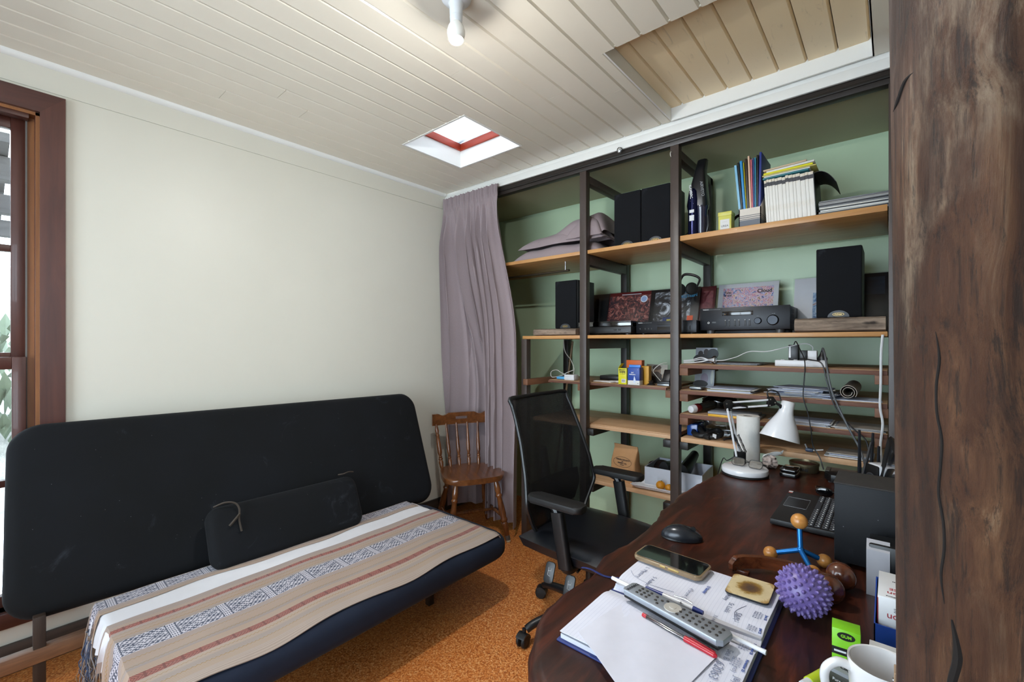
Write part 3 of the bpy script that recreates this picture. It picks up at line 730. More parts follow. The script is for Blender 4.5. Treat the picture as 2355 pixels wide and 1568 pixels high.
# seat: saddle outline, front = -y
def seat_outline():
    pts = []
    for i in range(48):
        a = 2*PI*i/48; x, y = math.cos(a), math.sin(a)
        e = .55; X = math.copysign(abs(x)**e, x); Y = math.copysign(abs(y)**e, y)
        w_ = .205+.022*(-Y)*.6; pts.append((X*w_*(1.0 if Y < .2 else 1-.06*(Y-.2)), Y*.195-.006*(1-abs(X))*(-1 if Y > 0 else 1)))
    return pts
bm = B(); prism(bm, seat_outline(), .402, .437, .010, 3); obj('seat', bm, M_MAPLE, wc, 50)
def turned(p0, p1, prof, seg=14):
    L = (Vector(p1)-Vector(p0)).length; return lathe(B(), [(r, t*L) for t, r in prof], seg=seg, M=axis_m(p0, p1))
legp = [(0, .012), (.06, .016), (.12, .020), (.18, .021), (.24, .016), (.26, .022), (.28, .022), (.30, .016), (.42, .020), (.56, .023), (.62, .019), (.64, .024), (.67, .024), (.69, .017), (.71, .021), (.76, .020), (.93, .014), (1, .012)]
tops = {(-1, -1): (-.135, -.125), (1, -1): (.135, -.125), (-1, 1): (-.12, .12), (1, 1): (.12, .12)}
feet = {(-1, -1): (-.20, -.205), (1, -1): (.20, -.205), (-1, 1): (-.19, .215), (1, 1): (.19, .215)}
for k in tops:
    leg = obj('leg', turned((*tops[k], .405), (*feet[k], .0), legp), M_MAPLEZ, wc, 40)
    if k == (1, -1):
        a = Vector((*tops[k], .405)); b_ = Vector((*feet[k], 0)); obj('ferrule', cyl(B(), b_+(a-b_)*.03, b_+(a-b_)*.10, .0165, .0165, 14), plain('grey_tape', '6f7376', .4, .6), leg); obj('glide', cyl(B(), b_+(a-b_)*.0+Vector((0,0,.001)), b_+(a-b_)*.03, .015, .016, 14), plain('cream_glide', 'c9bda2', .6), leg)
def lp(k, t): return Vector((*tops[k], .405)).lerp(Vector((*feet[k], 0)), t)
sp = [(0, .007), (.2, .010), (.42, .012), (.46, .015), (.5, .012), (.54, .015), (.58, .012), (.8, .010), (1, .007)]
obj('stretcher', turned(lp((-1, -1), .62), lp((-1, 1), .62), sp), M_MAPLEZ, wc); obj('stretcher', turned(lp((1, -1), .62), lp((1, 1), .62), sp), M_MAPLEZ, wc)
obj('stretcher', turned(lp((-1, -1), .62).lerp(lp((-1, 1), .62), .5), lp((1, -1), .62).lerp(lp((1, 1), .62), .5), sp), M_MAPLEZ, wc)
spp = [(0, .009), (.03, .010), (.14, .0135), (.19, .009), (.205, .0125), (.225, .0125), (.24, .009), (.255, .0115), (.27, .0085), (.34, .0135), (.5, .0125), (.75, .009), (1, .007)]
bpp = [(0, .011), (.03, .012), (.14, .0165), (.19, .011), (.205, .0155), (.225, .0155), (.24, .011), (.26, .014), (.28, .0105), (.36, .0165), (.55, .015), (.72, .011), (.74, .014), (.76, .014), (.78, .010), (.86, .014), (.97, .009), (1, .008)]
for i, x in enumerate((-.172, -.105, -.036, .036, .105, .172)):
    y0 = .165-.0*abs(x)-(.05 if abs(x) > .15 else .02 if abs(x) > .08 else 0)*.6
    obj('spindle', turned((x, y0, .435), (x*1.14, .245-1.0*x*x, .732), bpp if abs(x) > .15 else spp, 12), M_MAPLEZ, wc, 40)
# crest rail, curved with shaped top and a hand slot
def crest():
    bm = B(); n = 40
    def top(t): a = abs(t); return .800+(.006 if a < .45 else .006-.016*math.sin((a-.45)/.35*PI) if a < .8 else .004)
    hole = lambda t: abs(t) < .2
    F = []
    for i in range(n+1):
        t = -1+2*i/n; x = t*.222; y = .258-.55*x*x; col = []
        zs = [.722, .722+.030, .758, .776, top(t)] if True else []
        if hole(t): zs[2], zs[3] = .757, .777
        F.append([[bm.verts.new((x, y+dy, z)) for z in zs] for dy in (-.011, .011)])
    for i in range(n):
        t = -1+2*(i+.5)/n; h = hole(t)
        for s_ in (0, 1):
            for j in range(4):
                if h and j == 2: continue
                q = (F[i][s_][j], F[i+1][s_][j], F[i+1][s_][j+1], F[i][s_][j+1]); bm.faces.new(q)
        bm.faces.new((F[i][0][0], F[i][1][0], F[i+1][1][0], F[i+1][0][0])); bm.faces.new((F[i][0][4], F[i+1][0][4], F[i+1][1][4], F[i][1][4]))
        if h:
            bm.faces.new((F[i][0][2], F[i+1][0][2], F[i+1][1][2], F[i][1][2])); bm.faces.new((F[i][0][3], F[i][1][3], F[i+1][1][3], F[i+1][0][3]))
            if not hole(-1+2*(i-.5)/n): bm.faces.new((F[i][0][2], F[i][1][2], F[i][1][3], F[i][0][3]))
            if not hole(-1+2*(i+1.5)/n): bm.faces.new((F[i+1][0][2], F[i+1][0][3], F[i+1][1][3], F[i+1][1][2]))
    for i in (0, n):
        for j in range(4): bm.faces.new((F[i][0][j], F[i][1][j], F[i][1][j+1], F[i][0][j+1]))
    return bm
obj('crest_rail', crest(), M_MAPLE, wc, 40)

# ---------------------------------------------------------------- curtain
M_CURT = NT('mauve_grey_linen'); t = M_CURT; v = t.obj()
a = t.noise(t.mapping(v, (240, 240, 30)), 3, 3, .6); b = t.noise(t.mapping(v, (60, 60, 420)), 3, 3, .6)
t.color(t.mix(t.math('MULTIPLY', t.math('ADD', a, b), .5), lin('796a69'), lin('a3959a'))); t.rough(.92); t.p.inputs['Sheen Weight'].default_value = .05
t.bump(t.math('ADD', a, b), .12, .001); M_CURT = t.m
def smooth(a, b, x): x = max(0, min(1, (x-a)/(b-a))); return x*x*(3-2*x)
def poly_at(pts, s):
    L = [0]
    for i in range(1, len(pts)): L.append(L[-1]+(Vector(pts[i])-Vector(pts[i-1])).length)
    d = s*L[-1]
    for i in range(1, len(pts)):
        if d <= L[i]+1e-9:
            return Vector(pts[i-1]).lerp(Vector(pts[i]), (d-L[i-1])/(L[i]-L[i-1]))
    return Vector(pts[-1])
UP = [(-2.672, 2.318), (-2.105, 2.318)]
MID = [(-2.665, 2.345), (-1.99, 2.345)]
LOW = [(-2.668, 2.37), (-2.56, 2.43), (-2.45, 2.55), (-2.34, 2.555), (-2.26, 2.43), (-2.20, 2.36), (-1.935, 2.34)]
phs = [random.random()*6 for _ in range(6)]
def curt(u, v):
    z = 2.438-v*(2.438-.07-.0*u)
    k1 = smooth(2.33, 1.35, z); k2 = smooth(2.15, .80, z)
    p = poly_at(UP, u).lerp(poly_at(MID, u), k1); p.x += .055*u*k2; p.y += .20*smooth(1.9, .85, z)*math.exp(-((p.x+2.405)/.125)**2)
    hdr = smooth(2.34, 2.37, z)
    body = (.046+.014*math.sin(5*u+phs[0]))*(1-hdr)*smooth(2.36, 2.05, z)+.010*(1-hdr)
    w_ = u*8.0+.45*math.sin(u*8+phs[1])+.10*math.sin(2.2*z+phs[2])*(1-hdr)
    sn = math.sin(2*PI*w_); sn = math.copysign(abs(sn)**.75, sn); off = body*(sn*.8+.2*math.sin(4*PI*w_+phs[3]))+.005*math.sin(2*PI*w_*2.7+z*3)*(1-hdr)
    off += hdr*(.009*math.sin(2*PI*u*21+math.sin(z*40)*1.2)+.006*math.sin(2*PI*u*9))
    pinch = math.exp(-((z-2.335)/.014)**2); off *= (1-.55*pinch)
    return (max(p.x+.010*math.sin(4*PI*w_)*(1-hdr)*smooth(2.3, 1.9, z), XL+.006), p.y-off*(1 if p.y < 2.42 else .7), z)
o = thing('curtain', 'mauve-grey linen curtain hanging from ceiling to floor in the corner', 'curtain', (-2.35, 2.33, .07))
bm = sheet(B(), curt, 190, 90, .002); bmesh.ops.transform(bm, matrix=Matrix.Translation((2.35, -2.33, -.07)), verts=bm.verts); obj('cloth', bm, M_CURT, o, 80)
obj('curtain_track', bx(B(), -.335, .25, .018, .03, 2.36, 2.372), M_WHITE, o)

# ---------------------------------------------------------------- office chair (faces +x, towards the desk)
CX0, CY0 = -1.06, 1.80
oc = thing('office_chair', 'black mesh-backed swivel office chair facing the desk', 'chair', (CX0, CY0, 0))
M_BLKP = plain('black_plastic', '141517', .38, var=.1); M_BLKR = plain('black_rubber', '0d0d0e', .6); M_LEATH = plain('black_leatherette', '14161b', .34, var=.12, scale=14, bump=.05)
for i in range(5):
    a = math.radians(-120-72*i); d = Vector((math.cos(a), math.sin(a), 0)); n_ = Vector((-d.y, d.x, 0))
    lg = obj('base_leg', tube(B(), [d*.03+Vector((0, 0, .115)), d*.14+Vector((0, 0, .112)), d*.27+Vector((0, 0, .088)), d*.315+Vector((0, 0, .068))], [.026, .022, .018, .017], 10), M_BLKP, oc)
    c_ = d*.325
    cs = obj('caster', tube(B(), [c_+Vector((0, 0, .075)), c_+Vector((0, 0, .05))], .009, 8, False), M_BLKP, oc)
    w2 = Vector((math.cos(a+.6), math.sin(a+.6), 0)); n2 = Vector((-w2.y, w2.x, 0)); wc_ = c_+w2*.010+Vector((0, 0, .0285))
    for s_ in (-1, 1):
        obj('wheel', lathe(B(), [(.010, 0), (.022, .001), (.0275, .004), (.028, .012), (.024, .017), (.008, .019)], seg=20, M=axis_m(wc_+n2*s_*.004, wc_+n2*s_*.05)), M_BLKR, cs)
    hood = B(); lathe(hood, [(.031, -.021), (.031, .021)], seg=20, M=axis_m(wc_+Vector((0, 0, .001)), wc_+n2), cap=True)
    bmesh.ops.bisect_plane(hood, geom=hood.verts[:]+hood.edges[:]+hood.faces[:], plane_co=wc_+Vector((0, 0, .010)), plane_no=(w2.x*.3, w2.y*.3, -1), clear_outer=True)
    obj('hood', hood, M_BLKP, cs)
obj('gas_column', lathe(B(), [(.030, .09), (.030, .22), (.020, .222), (.020, .38)], seg=20), M_BLKP, oc)
obj('mechanism', bx(B(), -.13, .14, -.10, .10, .36, .405, .01), M_BLKP, oc)
# seat cushion, waterfall front edge
def seatm():
    bm = B(); nx, ny = 20, 16; T, Bt = [], []
    for i in range(nx+1):
        t, b_ = [], []
        for j in range(ny+1):
            u, v = i/nx*2-1, j/ny*2-1
            x = .265*u+.04; hw = .262-.018*max(0, -u)**2; y = hw*v*(1-.03*max(0, u)**3)
            e = max(abs(u)**6, abs(v)**6); z = .478-.022*max(0, u)**2.5-.03*e+.008*(v*v)*(1-e)
            t.append(bm.verts.new((x+(.018*(1-v*v) if u > 0 else 0)*u, y, z))); b_.append(bm.verts.new((x*.94, y*.93, .405+.0*e)))
        T.append(t); Bt.append(b_)
    for i in range(nx):
        for j in range(ny):
            bm.faces.new((T[i][j], T[i+1][j], T[i+1][j+1], T[i][j+1])); bm.faces.new((Bt[i][j], Bt[i][j+1], Bt[i+1][j+1], Bt[i+1][j]))
    for i in range(nx):
        bm.faces.new((T[i][0], Bt[i][0], Bt[i+1][0], T[i+1][0])); bm.faces.new((T[i][ny], T[i+1][ny], Bt[i+1][ny], Bt[i][ny]))
    for j in range(ny):
        bm.faces.new((T[0][j], T[0][j+1], Bt[0][j+1], Bt[0][j])); bm.faces.new((T[nx][j], Bt[nx][j], Bt[nx][j+1], T[nx][j+1]))
    return bm
obj('seat', seatm(), M_LEATH, oc, 60)
def bprof(t):
    """half width, x offset and height along the back from bottom (0) to top (1)"""
    K = [(0, .150, -.150, .415), (.10, .215, -.165, .475), (.28, .288, -.150, .60), (.42, .272, -.172, .72), (.62, .250, -.215, .86), (.82, .236, -.262, .98), (1, .228, -.300, 1.058)]
    for i in range(len(K)-1):
        if t <= K[i+1][0]+1e-9:
            f = (t-K[i][0])/(K[i+1][0]-K[i][0]); f = f*f*(3-2*f) if False else f
            return [K[i][q]+(K[i+1][q]-K[i][q])*f for q in (1, 2, 3)]
    return K[-1][1:]
def backp(t, s):
    hw, x, z = bprof(t); return Vector((x+.045*(1-s*s)*-.8*(1-.4*t), s*hw+.012, z))
t = NT('black_back_mesh'); v = t.obj()
g = t.math('GREATER_THAN', t.math('SINE', t.math('MULTIPLY', t.xyz(v)[2], 1400)), .25); tr = t.node('ShaderNodeBsdfTransparent'); mx = t.node('ShaderNodeMixShader')
t.color(lin('101114')); t.rough(.7); t.put(mx.inputs[0], t.math('ADD', .14, t.math('MULTIPLY', g, .16)))
t.link(t.p.outputs[0], mx.inputs[1]); t.link(tr.outputs[0], mx.inputs[2]); t.link(mx.outputs[0], t.n['Material Output'].inputs[0]); M_MESH = t.m
obj('back_mesh', sheet(B(), lambda u, v: backp(v, u*2-1), 14, 24, .0025), M_MESH, oc, 60)
loop = [backp(t_/14, -1) for t_ in range(15)]+[backp(1, s_) for s_ in (-.5, 0, .5)]+[backp(1-t_/14, 1) for t_ in range(15)]+[backp(0, s_) for s_ in (.5, 0, -.5)]
obj('back_frame', tube(B(), loop, .0095, 8, True, 3, closed=True), M_BLKP, oc)
obj('lumbar_support', sheet(B(), lambda u, v: backp(.16+.20*v, (u*2-1)*.72)-Vector((.03, 0, 0)), 10, 6, .012), M_BLKP, oc)
obj('spine', tube(B(), [(-.05, .01, .385), (-.19, .01, .40), (-.245, .012, .52), (-.262, .012, .70), (-.275, .012, .80)], [.028, .030, .026, .022, .014], 10), M_BLKP, oc)
for s_, nm in ((-1, 'a'), (1, 'b')):
    y = s_*.272
    ar = obj('armrest', tube(B(), [(.05, s_*.19, .395), (.05, y*.93, .392), (.045, y, .41)], [.022, .022, .024], 10), M_BLKP, oc)
    up = B(); prism(up, rrect(.058, .036, .014, 4), 0, .225); bmesh.ops.transform(up, matrix=Matrix.Translation((.045, y, .40)) @ Euler((0, math.radians(-10 if True else 0), 0)).to_matrix().to_4x4(), verts=up.verts); obj('arm_post', up, M_BLKP, ar)
    pd = B(); prism(pd, rrect(.265, .082, .026, 6), .645, .672, .009, 3); bmesh.ops.transform(pd, matrix=Matrix.Translation((.0, y, 0)), verts=pd.verts); obj('arm_pad', pd, M_LEATH if False else M_BLKR, ar)
    obj('arm_bracket', tube(B(), [(.005, y, .61), (-.01, y, .635), (-.06, y, .645)], [.018, .016, .010], 8), M_BLKP, ar)
M_SYM = plain('white_symbol', 'c9c9c9', .5)
for i, (lx, ly) in enumerate(((-.06, -.235), (.05, -.25), (.155, -.245))):
    dz = (.37, .355, .36)[i]
    lv = obj('lever', tube(B(), [(lx, -.10, .385), (lx, ly+.06, dz)], .006, 8, False), M_BLKP, oc)
    R = face_m((lx, ly, dz-.035), (.95, .15, 0), (0, .35, .94)); pdl = B(); prism(pdl, rrect(.044, .085, .014, 4), -.004, .004, .002, 2, R); obj('paddle', pdl, M_BLKP, lv)
    sy = B(); tube(sy, [R @ Vector(p_) for p_ in ((-.006, .02, .0046), (-.006, -.01, .0046), (.006, -.014, .0046))], .0009, 4, False); tube(sy, [R @ Vector(p_) for p_ in ((-.006, .006, .0046), (.008, .008, .0046), (.009, .018, .0046))], .0009, 4, False); obj('symbol', sy, M_SYM, lv)

# ---------------------------------------------------------------- desk slab
def mat_desk():
    t = NT('dark_varnished_slab'); v = t.obj()
    g = t.noise(t.mapping(v, (9, 1.1, 9)), 3.0, 8, .66, 1.4); b = t.noise(v, 3.0, 4, .6); sc = t.noise(t.mapping(v, (30, 170, 30), (0, 0, 0), (0, 0, .6)), 3, 5, .75); du = t.noise(v, 130, 4, .8)
    col = t.ramp(g, [(.30, '1d0d08'), (.5, '371910'), (.72, '582817')]); col = t.mix(t.ramp(b, [(.45, 0.0), (.7, .5)]), col, lin('1d1310'))
    col = t.mix(t.ramp(du, [(.66, 0.0), (.80, .35)]), col, lin('7a6a60')); col = t.mix(t.ramp(sc, [(.70, 0.0), (.78, .22)]), col, lin('8a7468'))
    t.color(col); t.rough(t.ramp(b, [(.3, .26), (.7, .46)])); t.p.inputs['Specular IOR Level'].default_value = .28; t.p.inputs['Coat Weight'].default_value = .04; t.p.inputs['Coat Roughness'].default_value = .2
    t.bump(t.math('ADD', g, t.math('MULTIPLY', b, 2.0)), .10, .006); return t.m
DZ = .765
edge = [(-.36, .535), (-.446, .581), (-.500, .633), (-.530, .680), (-.555, .745), (-.563, .83), (-.557, .93), (-.563, .99), (-.578, 1.05), (-.583, 1.09), (-.570, 1.14), (-.561, 1.18), (-.565, 1.26), (-.572, 1.353), (-.589, 1.48), (-.597, 1.574), (-.600, 1.70), (-.594, 1.821), (-.580, 1.94), (-.573, 2.035), (-.566, 2.15), (-.559, 2.259), (-.553, 2.352)]
right = [(.008, 2.352), (.008, 2.11), (.56, 2.11), (.60, 2.07), (.60, .80), (.56, .79), (.10, .79), (.02, .775), (-.035, .72), (-.048, .64), (-.05, .53), (-.20, .515)]
dk = thing('desk', 'dark varnished live-edge timber slab desk along the right side', 'desk', (0, 1.45, 0))
E_ = [poly_at(edge, i/60) for i in range(61)]
E_ = [(p.x+.0025*math.sin(i*1.3)+.002*math.sin(i*2.9), p.y) for i, p in enumerate(E_)]
bm = B(); poly = list(reversed(E_))+[]; pts = [(x, y-1.45) for x, y in (E_+right)]
rings = []
for inset, z in ((.020, .700), (.006, .712), (0, .730), (0, .744), (.004, .757), (.012, .7635), (.022, DZ)):
    ring_ = []
    n = len(pts)
    for i, (x, y) in enumerate(pts):
        k = inset if i <= 60 else 0
        wob = .004*math.sin(i*.9+z*60)*(1 if 0 < i < 60 and z < .76 else 0)
        if i <= 60:
            tx, ty = pts[min(i+1, n-1)][0]-pts[max(i-1, 0)][0], pts[min(i+1, n-1)][1]-pts[max(i-1, 0)][1]; l_ = math.hypot(tx, ty); nx_, ny_ = ty/l_, -tx/l_
            ring_.append(bm.verts.new((x+nx_*(k+wob), y+ny_*(k+wob), z)))
        else: ring_.append(bm.verts.new((x, y, z)))
    rings.append(ring_)
for i in range(len(rings)-1): bridge(bm, rings[i], rings[i+1])
bm.faces.new(list(reversed(rings[0]))); bm.faces.new(rings[-1])
M_DESK = mat_desk(); obj('top', bm, M_DESK, dk, 50)
for y in (-.55, .70): obj('trestle_leg', bx(B(), -.36, .36, y-.035, y+.035, 0, .70, .006), M_DESK, dk)
obj('stretcher', bx(B(), -.05, .05, -.515, .665, .28, .40, .006), M_DESK, dk)
ORD = ['first', 'second', 'third', 'fourth', 'fifth', 'sixth', 'seventh', 'eighth', 'ninth', 'tenth', 'eleventh', 'twelfth', 'thirteenth', 'fourteenth']
# ---------------------------------------------------------------- things on the shelves
def artmat(name, cols, scale=18, rough=.45, dist=1.5, contrast=(.3, .7)):
    rough = max(rough, .45)
    t = NT(name); v = t.obj(); n = t.noise(v, scale, 5, .65, dist); a, b = contrast
    k = len(cols); t.color(t.ramp(n, [(a+(b-a)*i/(k-1), c) for i, c in enumerate(cols)])); t.rough(rough); return t.m
K = lambda n, c, r=.6, **kw: plain(n, c, r, **kw)
M_GRILLE = mat_fabric('black_speaker_grille', '0c0d10', '13151a', 1500, .9, True); M_CAB = K('black_ash_cabinet', '14151a', .5)
M_PLATE = K('dark_badge_plate', '2a2d33', .45); M_GOLD = K('gold_badge', 'b59a5c', .4, metal=.6); M_BLACK = K('satin_black', '0b0b0d', .4)
def make_speaker(label, loc):
    w, h, d = .168, .318, .23
    o = thing('bookshelf_speaker', label, 'speaker', loc, group='black bookshelf speakers')
    obj('cabinet', bx(B(), -w/2, w/2, .018, d, 0, h, .003), M_CAB, o)
    obj('grille', bx(B(), -w/2+.001, w/2-.001, 0, .017, .002, h-.001, .005, 3), M_GRILLE, o)
    pl = B(); poly = [(.040*math.cos(a*PI/16), .030*math.sin(a*PI/16)) for a in range(17)]; prism(pl, poly, 0, .003, 0, 1, FRONT((0, 0, .003))); p = obj('badge_plate', pl, M_PLATE, o)
    bd = B(); prism(bd, [(.0215*math.cos(a*PI/12), .0075*math.sin(a*PI/12)) for a in range(24)], 0, .004, 0, 1, FRONT((0, 0, .015))); obj('badge', bd, M_GOLD, p)
    bd = B(); prism(bd, [(.0195*math.cos(a*PI/12), .0060*math.sin(a*PI/12)) for a in range(24)], .0035, .0045, 0, 1, FRONT((0, 0, .015))); obj('badge_face', bd, M_BLACK, p)
    lettering('richter', .0105, M_GOLD, p, FRONT((0, -.0048, .0152)), bold=.0002)
    return o
Z1, Z2, Z3, ZA, ZB, ZCc, ZL, ZBOT = 1.884, 1.366, 1.076, 1.208, 1.072, .948, .822, .483
sp1 = make_speaker('black bookshelf speaker on the top shelf, left one of the touching pair', (-1.184, 2.43, Z1))
for lb, lc in (('black bookshelf speaker on the top shelf, right one of the touching pair', (-1.013, 2.43, Z1)),
               ('black bookshelf speaker on the rounded driftwood block beside the turntable', (-1.647, 2.48, Z2+.0475)),
               ('black bookshelf speaker on the squared wood block beside the receiver', (-.185, 2.48, Z2+.0665))):
    c_ = copy_tree(sp1); c_.location = lc; c_['label'] = lb
M_DRIFT = wood('grey_driftwood', '4f4238', 'a08c7a', 'x', 1.6, .85, 0, .8, True, '2c231c')
def rough_block(x0, x1, y0, y1, z0, z1, rnd):
    bm = B(); n, m = 26, 16; R = []
    for i in range(n+1):
        t_ = i/n; x = x0+(x1-x0)*t_; k = 1-rnd*max(0, 1-t_/.12)**2*.7; r_ = []
        for j in range(m):
            a = 2*PI*j/m; cx, cz = math.cos(a), math.sin(a); e = .35
            yy = math.copysign(abs(cx)**e, cx); zz = math.copysign(abs(cz)**e, cz); nz = .03*math.sin(i*.9+j*1.7)+.03*math.sin(i*2.3-j)
            z_ = (z0+z1)/2+(z1-z0)/2*zz*k*(1+(nz if zz > 0 else 0)*.5)
            r_.append(bm.verts.new((x, (y0+y1)/2+(y1-y0)/2*yy*k*(1+nz*.4), max(z_, z0))))
        R.append(r_)
    for i in range(n): bridge(bm, R[i], R[i+1])
    bm.faces.new(list(reversed(R[0]))); bm.faces.new(R[-1]); return bm
tag(base_at(obj('driftwood_block', rough_block(-1.89, -1.515, 2.395, 2.68, Z2, Z2+.047, 1), M_DRIFT, None, 40), (-1.7, 2.53, Z2)), 'rounded grey driftwood slab under the left lone speaker', 'wood block')
tag(base_at(obj('driftwood_block', rough_block(-.341, -.021, 2.385, 2.72, Z2, Z2+.066, 0), M_DRIFT, None, 40), (-.18, 2.53, Z2)), 'squared weathered wood block under the right speaker', 'wood block')

# folded spare curtain
bd = thing('folded_curtain', 'bundle of folded mauve-grey curtain on the top left shelf', 'fabric', (-1.70, 2.62, Z1))
def fold(x0, x1, z0, zf, y0, y1, nm):
    def fn(u, v):
        x = x0+(x1-x0)*u; h = zf(u)*(1-.9*max(0, (u-.82)/.18)**2); a = v*PI
        y = (y0+y1)/2-(y1-y0)/2*math.cos(a)*(1-.06*math.sin(u*9)); z = z0+h*(math.sin(a)**.6)*(1+.05*math.sin(u*14+v*5))
        return (x+1.70+.01*math.sin(v*9), y-2.62, z-Z1)
    bm = B(); sheet(bm, fn, 40, 16, .004); obj(nm, bm, M_CURT, bd, 70)
fold(-2.045, -1.37, Z1+.003, lambda u: .10*min(1, (u+.004)*7)**.4*(1-.1*u), 2.42, 2.84, 'fold')
fold(-2.01, -1.355, Z1+.085, lambda u: .01+.085*min(1, u*5)**.5, 2.43, 2.83, 'fold')
fold(-1.84, -1.355, Z1+.12, lambda u: .02+.135*math.sin(min(1, u*1.25)*PI/2)**1.3, 2.44, 2.80, 'fold')
fold(-1.60, -1.36, Z1+.10, lambda u: .04+.11*math.sin(u*PI)**.8, 2.415, 2.6, 'fold')

# handheld vacuum
M_VACB = K('vacuum_black', '121316', .35); M_VACN = K('metallic_navy', '161a40', .22, metal=.7); M_VACP = K('smoky_purple', '1d1a30', .15, coat=.5)
M_PRINTW = K('white_print', 'd6d8da', .5); M_GREYP = K('grey_print', '8d9196', .5); M_INK = K('dark_ink', '25262c', .7)
vc = thing('handheld_vacuum', 'black and navy handheld vacuum standing beside the middle post', 'vacuum', (-.80, 2.48, Z1))
bm = B(); R = []
for w_, d_, z, y, x in ((.016, .014, .425, .03, .02), (.024, .020, .42, .03, .02), (.026, .03, .36, .02, .012), (.046, .04, .24, .01, .004), (.053, .042, .175, .01, .002), (.048, .04, .150, .01, .002)):
    R.append([bm.verts.new((p[0]+x, p[1]+y, z)) for p in rrect(w_*2, d_*2, min(w_, d_)*.5, 4)])
for i in range(len(R)-1): bridge(bm, R[i], R[i+1])
bm.faces.new(R[0]); bm.faces.new(list(reversed(R[-1]))); obj('body', bm, M_VACB, vc, 50)
obj('motor_tube', lathe(B(), [(.024, 0), (.024, .012), (.027, .014), (.027, .20), (.022, .245), (.010, .262)], (-.014, -.020, 0), 20), M_VACN, vc)
obj('dust_cup', lathe(B(), [(.024, .015), (.028, .03), (.030, .14), (.034, .15), (.034, .165)], (.022, .0, 0), 20), M_VACP, vc)
obj('handle', tube(B(), [(.045, .0, .02), (.056, -.002, .06), (.052, 0, .115)], .007, 8), M_VACB, vc)
obj('rating_label', bx(B(), -.026, -.002, -.0482, -.044, .085, .115), M_PRINTW, vc); obj('rating_label', bx(B(), -.026, -.002, -.0482, -.044, .128, .144), M_PRINTW, vc)
lettering('KAMBROOK', .019, M_PRINTW, vc, face_m((-.018, -.0455, .225), (.10, 0, -1), (1, .02, .10)), bold=.0003)
lettering('AIRVEYO', .020, M_GREYP, vc, face_m((.034, -.030, .25), (.12, 0, -1), (1, .25, .12)), bold=.0002)
tag(base_at(obj('appliance_lead', tube(B(), [(-.79, 2.53, Z1+.004), (-.83, 2.46, Z1+.03), (-.85, 2.43, Z1+.012), (-.852, 2.40, Z1+.004)], .0022, 6), M_BLACK), (-.82, 2.46, Z1)), 'thin black cord beside the handheld vacuum', 'cord')

# tea tin, wire coil, magazine file with folders
M_YTIN = K('pale_yellow_tin', 'c9c45a', .4); M_PAPER = K('white_paper', 'd8d8d6', .8)
o = thing('yellow_tin', 'small square pale yellow tin with a handwritten label', 'tin', (-.648, 2.455, Z1))
obj('body', bx(B(), -.031, .031, -.028, .035, 0, .082, .003), M_YTIN, o); obj('lid', bx(B(), -.033, .033, -.030, .037, .080, .101, .003), M_YTIN, o)
lb = obj('label', bx(B(), -.022, .022, -.0288, -.0278, .012, .062), M_PAPER, o); lettering('UREA', .014, M_INK, lb, FRONT((0, -.0289, .028))); lettering('~~~~~', .008, M_GREYP, lb, FRONT((0, -.0289, .050)))
o = thing('wire_coil', 'coil of thin black wire behind the yellow tin', 'wire', (-.600, 2.56, Z1))
for i in range(6):
    obj('loop', tube(B(), [(.05*math.cos(a*PI/8), -.018+i*.007, .056+.052*math.sin(a*PI/8)) for a in range(16)], .0024, 5, True, 2, closed=True), M_BLACK, o)
t = NT('striped_magazine_file'); z = t.xyz(t.obj())[2]
t.color(t.ramp(t.math('MULTIPLY', z, 10.0), [(0, '6a6e76'), (.40, 'b9b2aa'), (.43, '4f5158'), (.46, 'c4bdb4'), (.52, '4f5158'), (.55, 'c4bdb4'), (.61, '4f5158'), (.64, 'cfc7bd')], 'CONSTANT')); t.rough(.7)
mf = thing('magazine_file', 'grey striped cardboard magazine file full of folders', 'file box', (-.534, 2.43, Z1))
f = B(); bx(f, -.049, .049, 0, .004, 0, .098); bx(f, -.049, .049, .246, .25, 0, .22); bx(f, -.049, .049, 0, .25, 0, .004)
for s_ in (-1, 1):
    x0 = s_*.049-(0 if s_ < 0 else .004); pts = [(0, 0), (.25, 0), (.25, .22), (.12, .19), (0, .098)]
    a = [f.verts.new((x0, y, z)) for y, z in pts]; b = [f.verts.new((x0+.004, y, z)) for y, z in pts]
    f.faces.new(a); f.faces.new(list(reversed(b)))
    for i in range(5): f.faces.new((a[i], b[i], b[(i+1) % 5], a[(i+1) % 5]))
obj('box', f, t.m, mf)
FC = [('7fb6d6', 'pale blue'), ('141a1c', 'black'), ('2e86c0', 'bright blue'), ('b7a818', 'mustard yellow'), ('30251d', 'dark brown'), ('d9b49a', 'peach'), ('c96a76', 'rose pink'), ('44508a', 'slate blue'), ('3b93b0', 'teal'), ('0f1013', 'matt black'), ('27357f', 'navy')]
FW = [.011, .008, .011, .004, .010, .008, .006, .005, .005, .008, .010]
x = -.0445
for i, ((c, nm), w_) in enumerate(zip(FC, FW)):
    h = (.325, .335, .34, .33, .345, .355, .335, .34, .34, .35, .36)[i]; lean = math.radians(-5.2+i*.62)
    f = B(); bx(f, -w_/2, w_/2, 0, .21, 0, h, .0012); bmesh.ops.transform(f, matrix=Euler((0, lean, 0)).to_matrix().to_4x4(), verts=f.verts)
    o = tag(obj('document_folder', f, K('folder_'+nm.replace(' ', '_'), c, .45)), nm+' document folder standing in the striped magazine file', 'folder', 'folders in the magazine file'); o.location = (-.534+x+w_/2, 2.442, Z1+.005+abs(math.sin(lean))*w_/2); x += w_+.0002
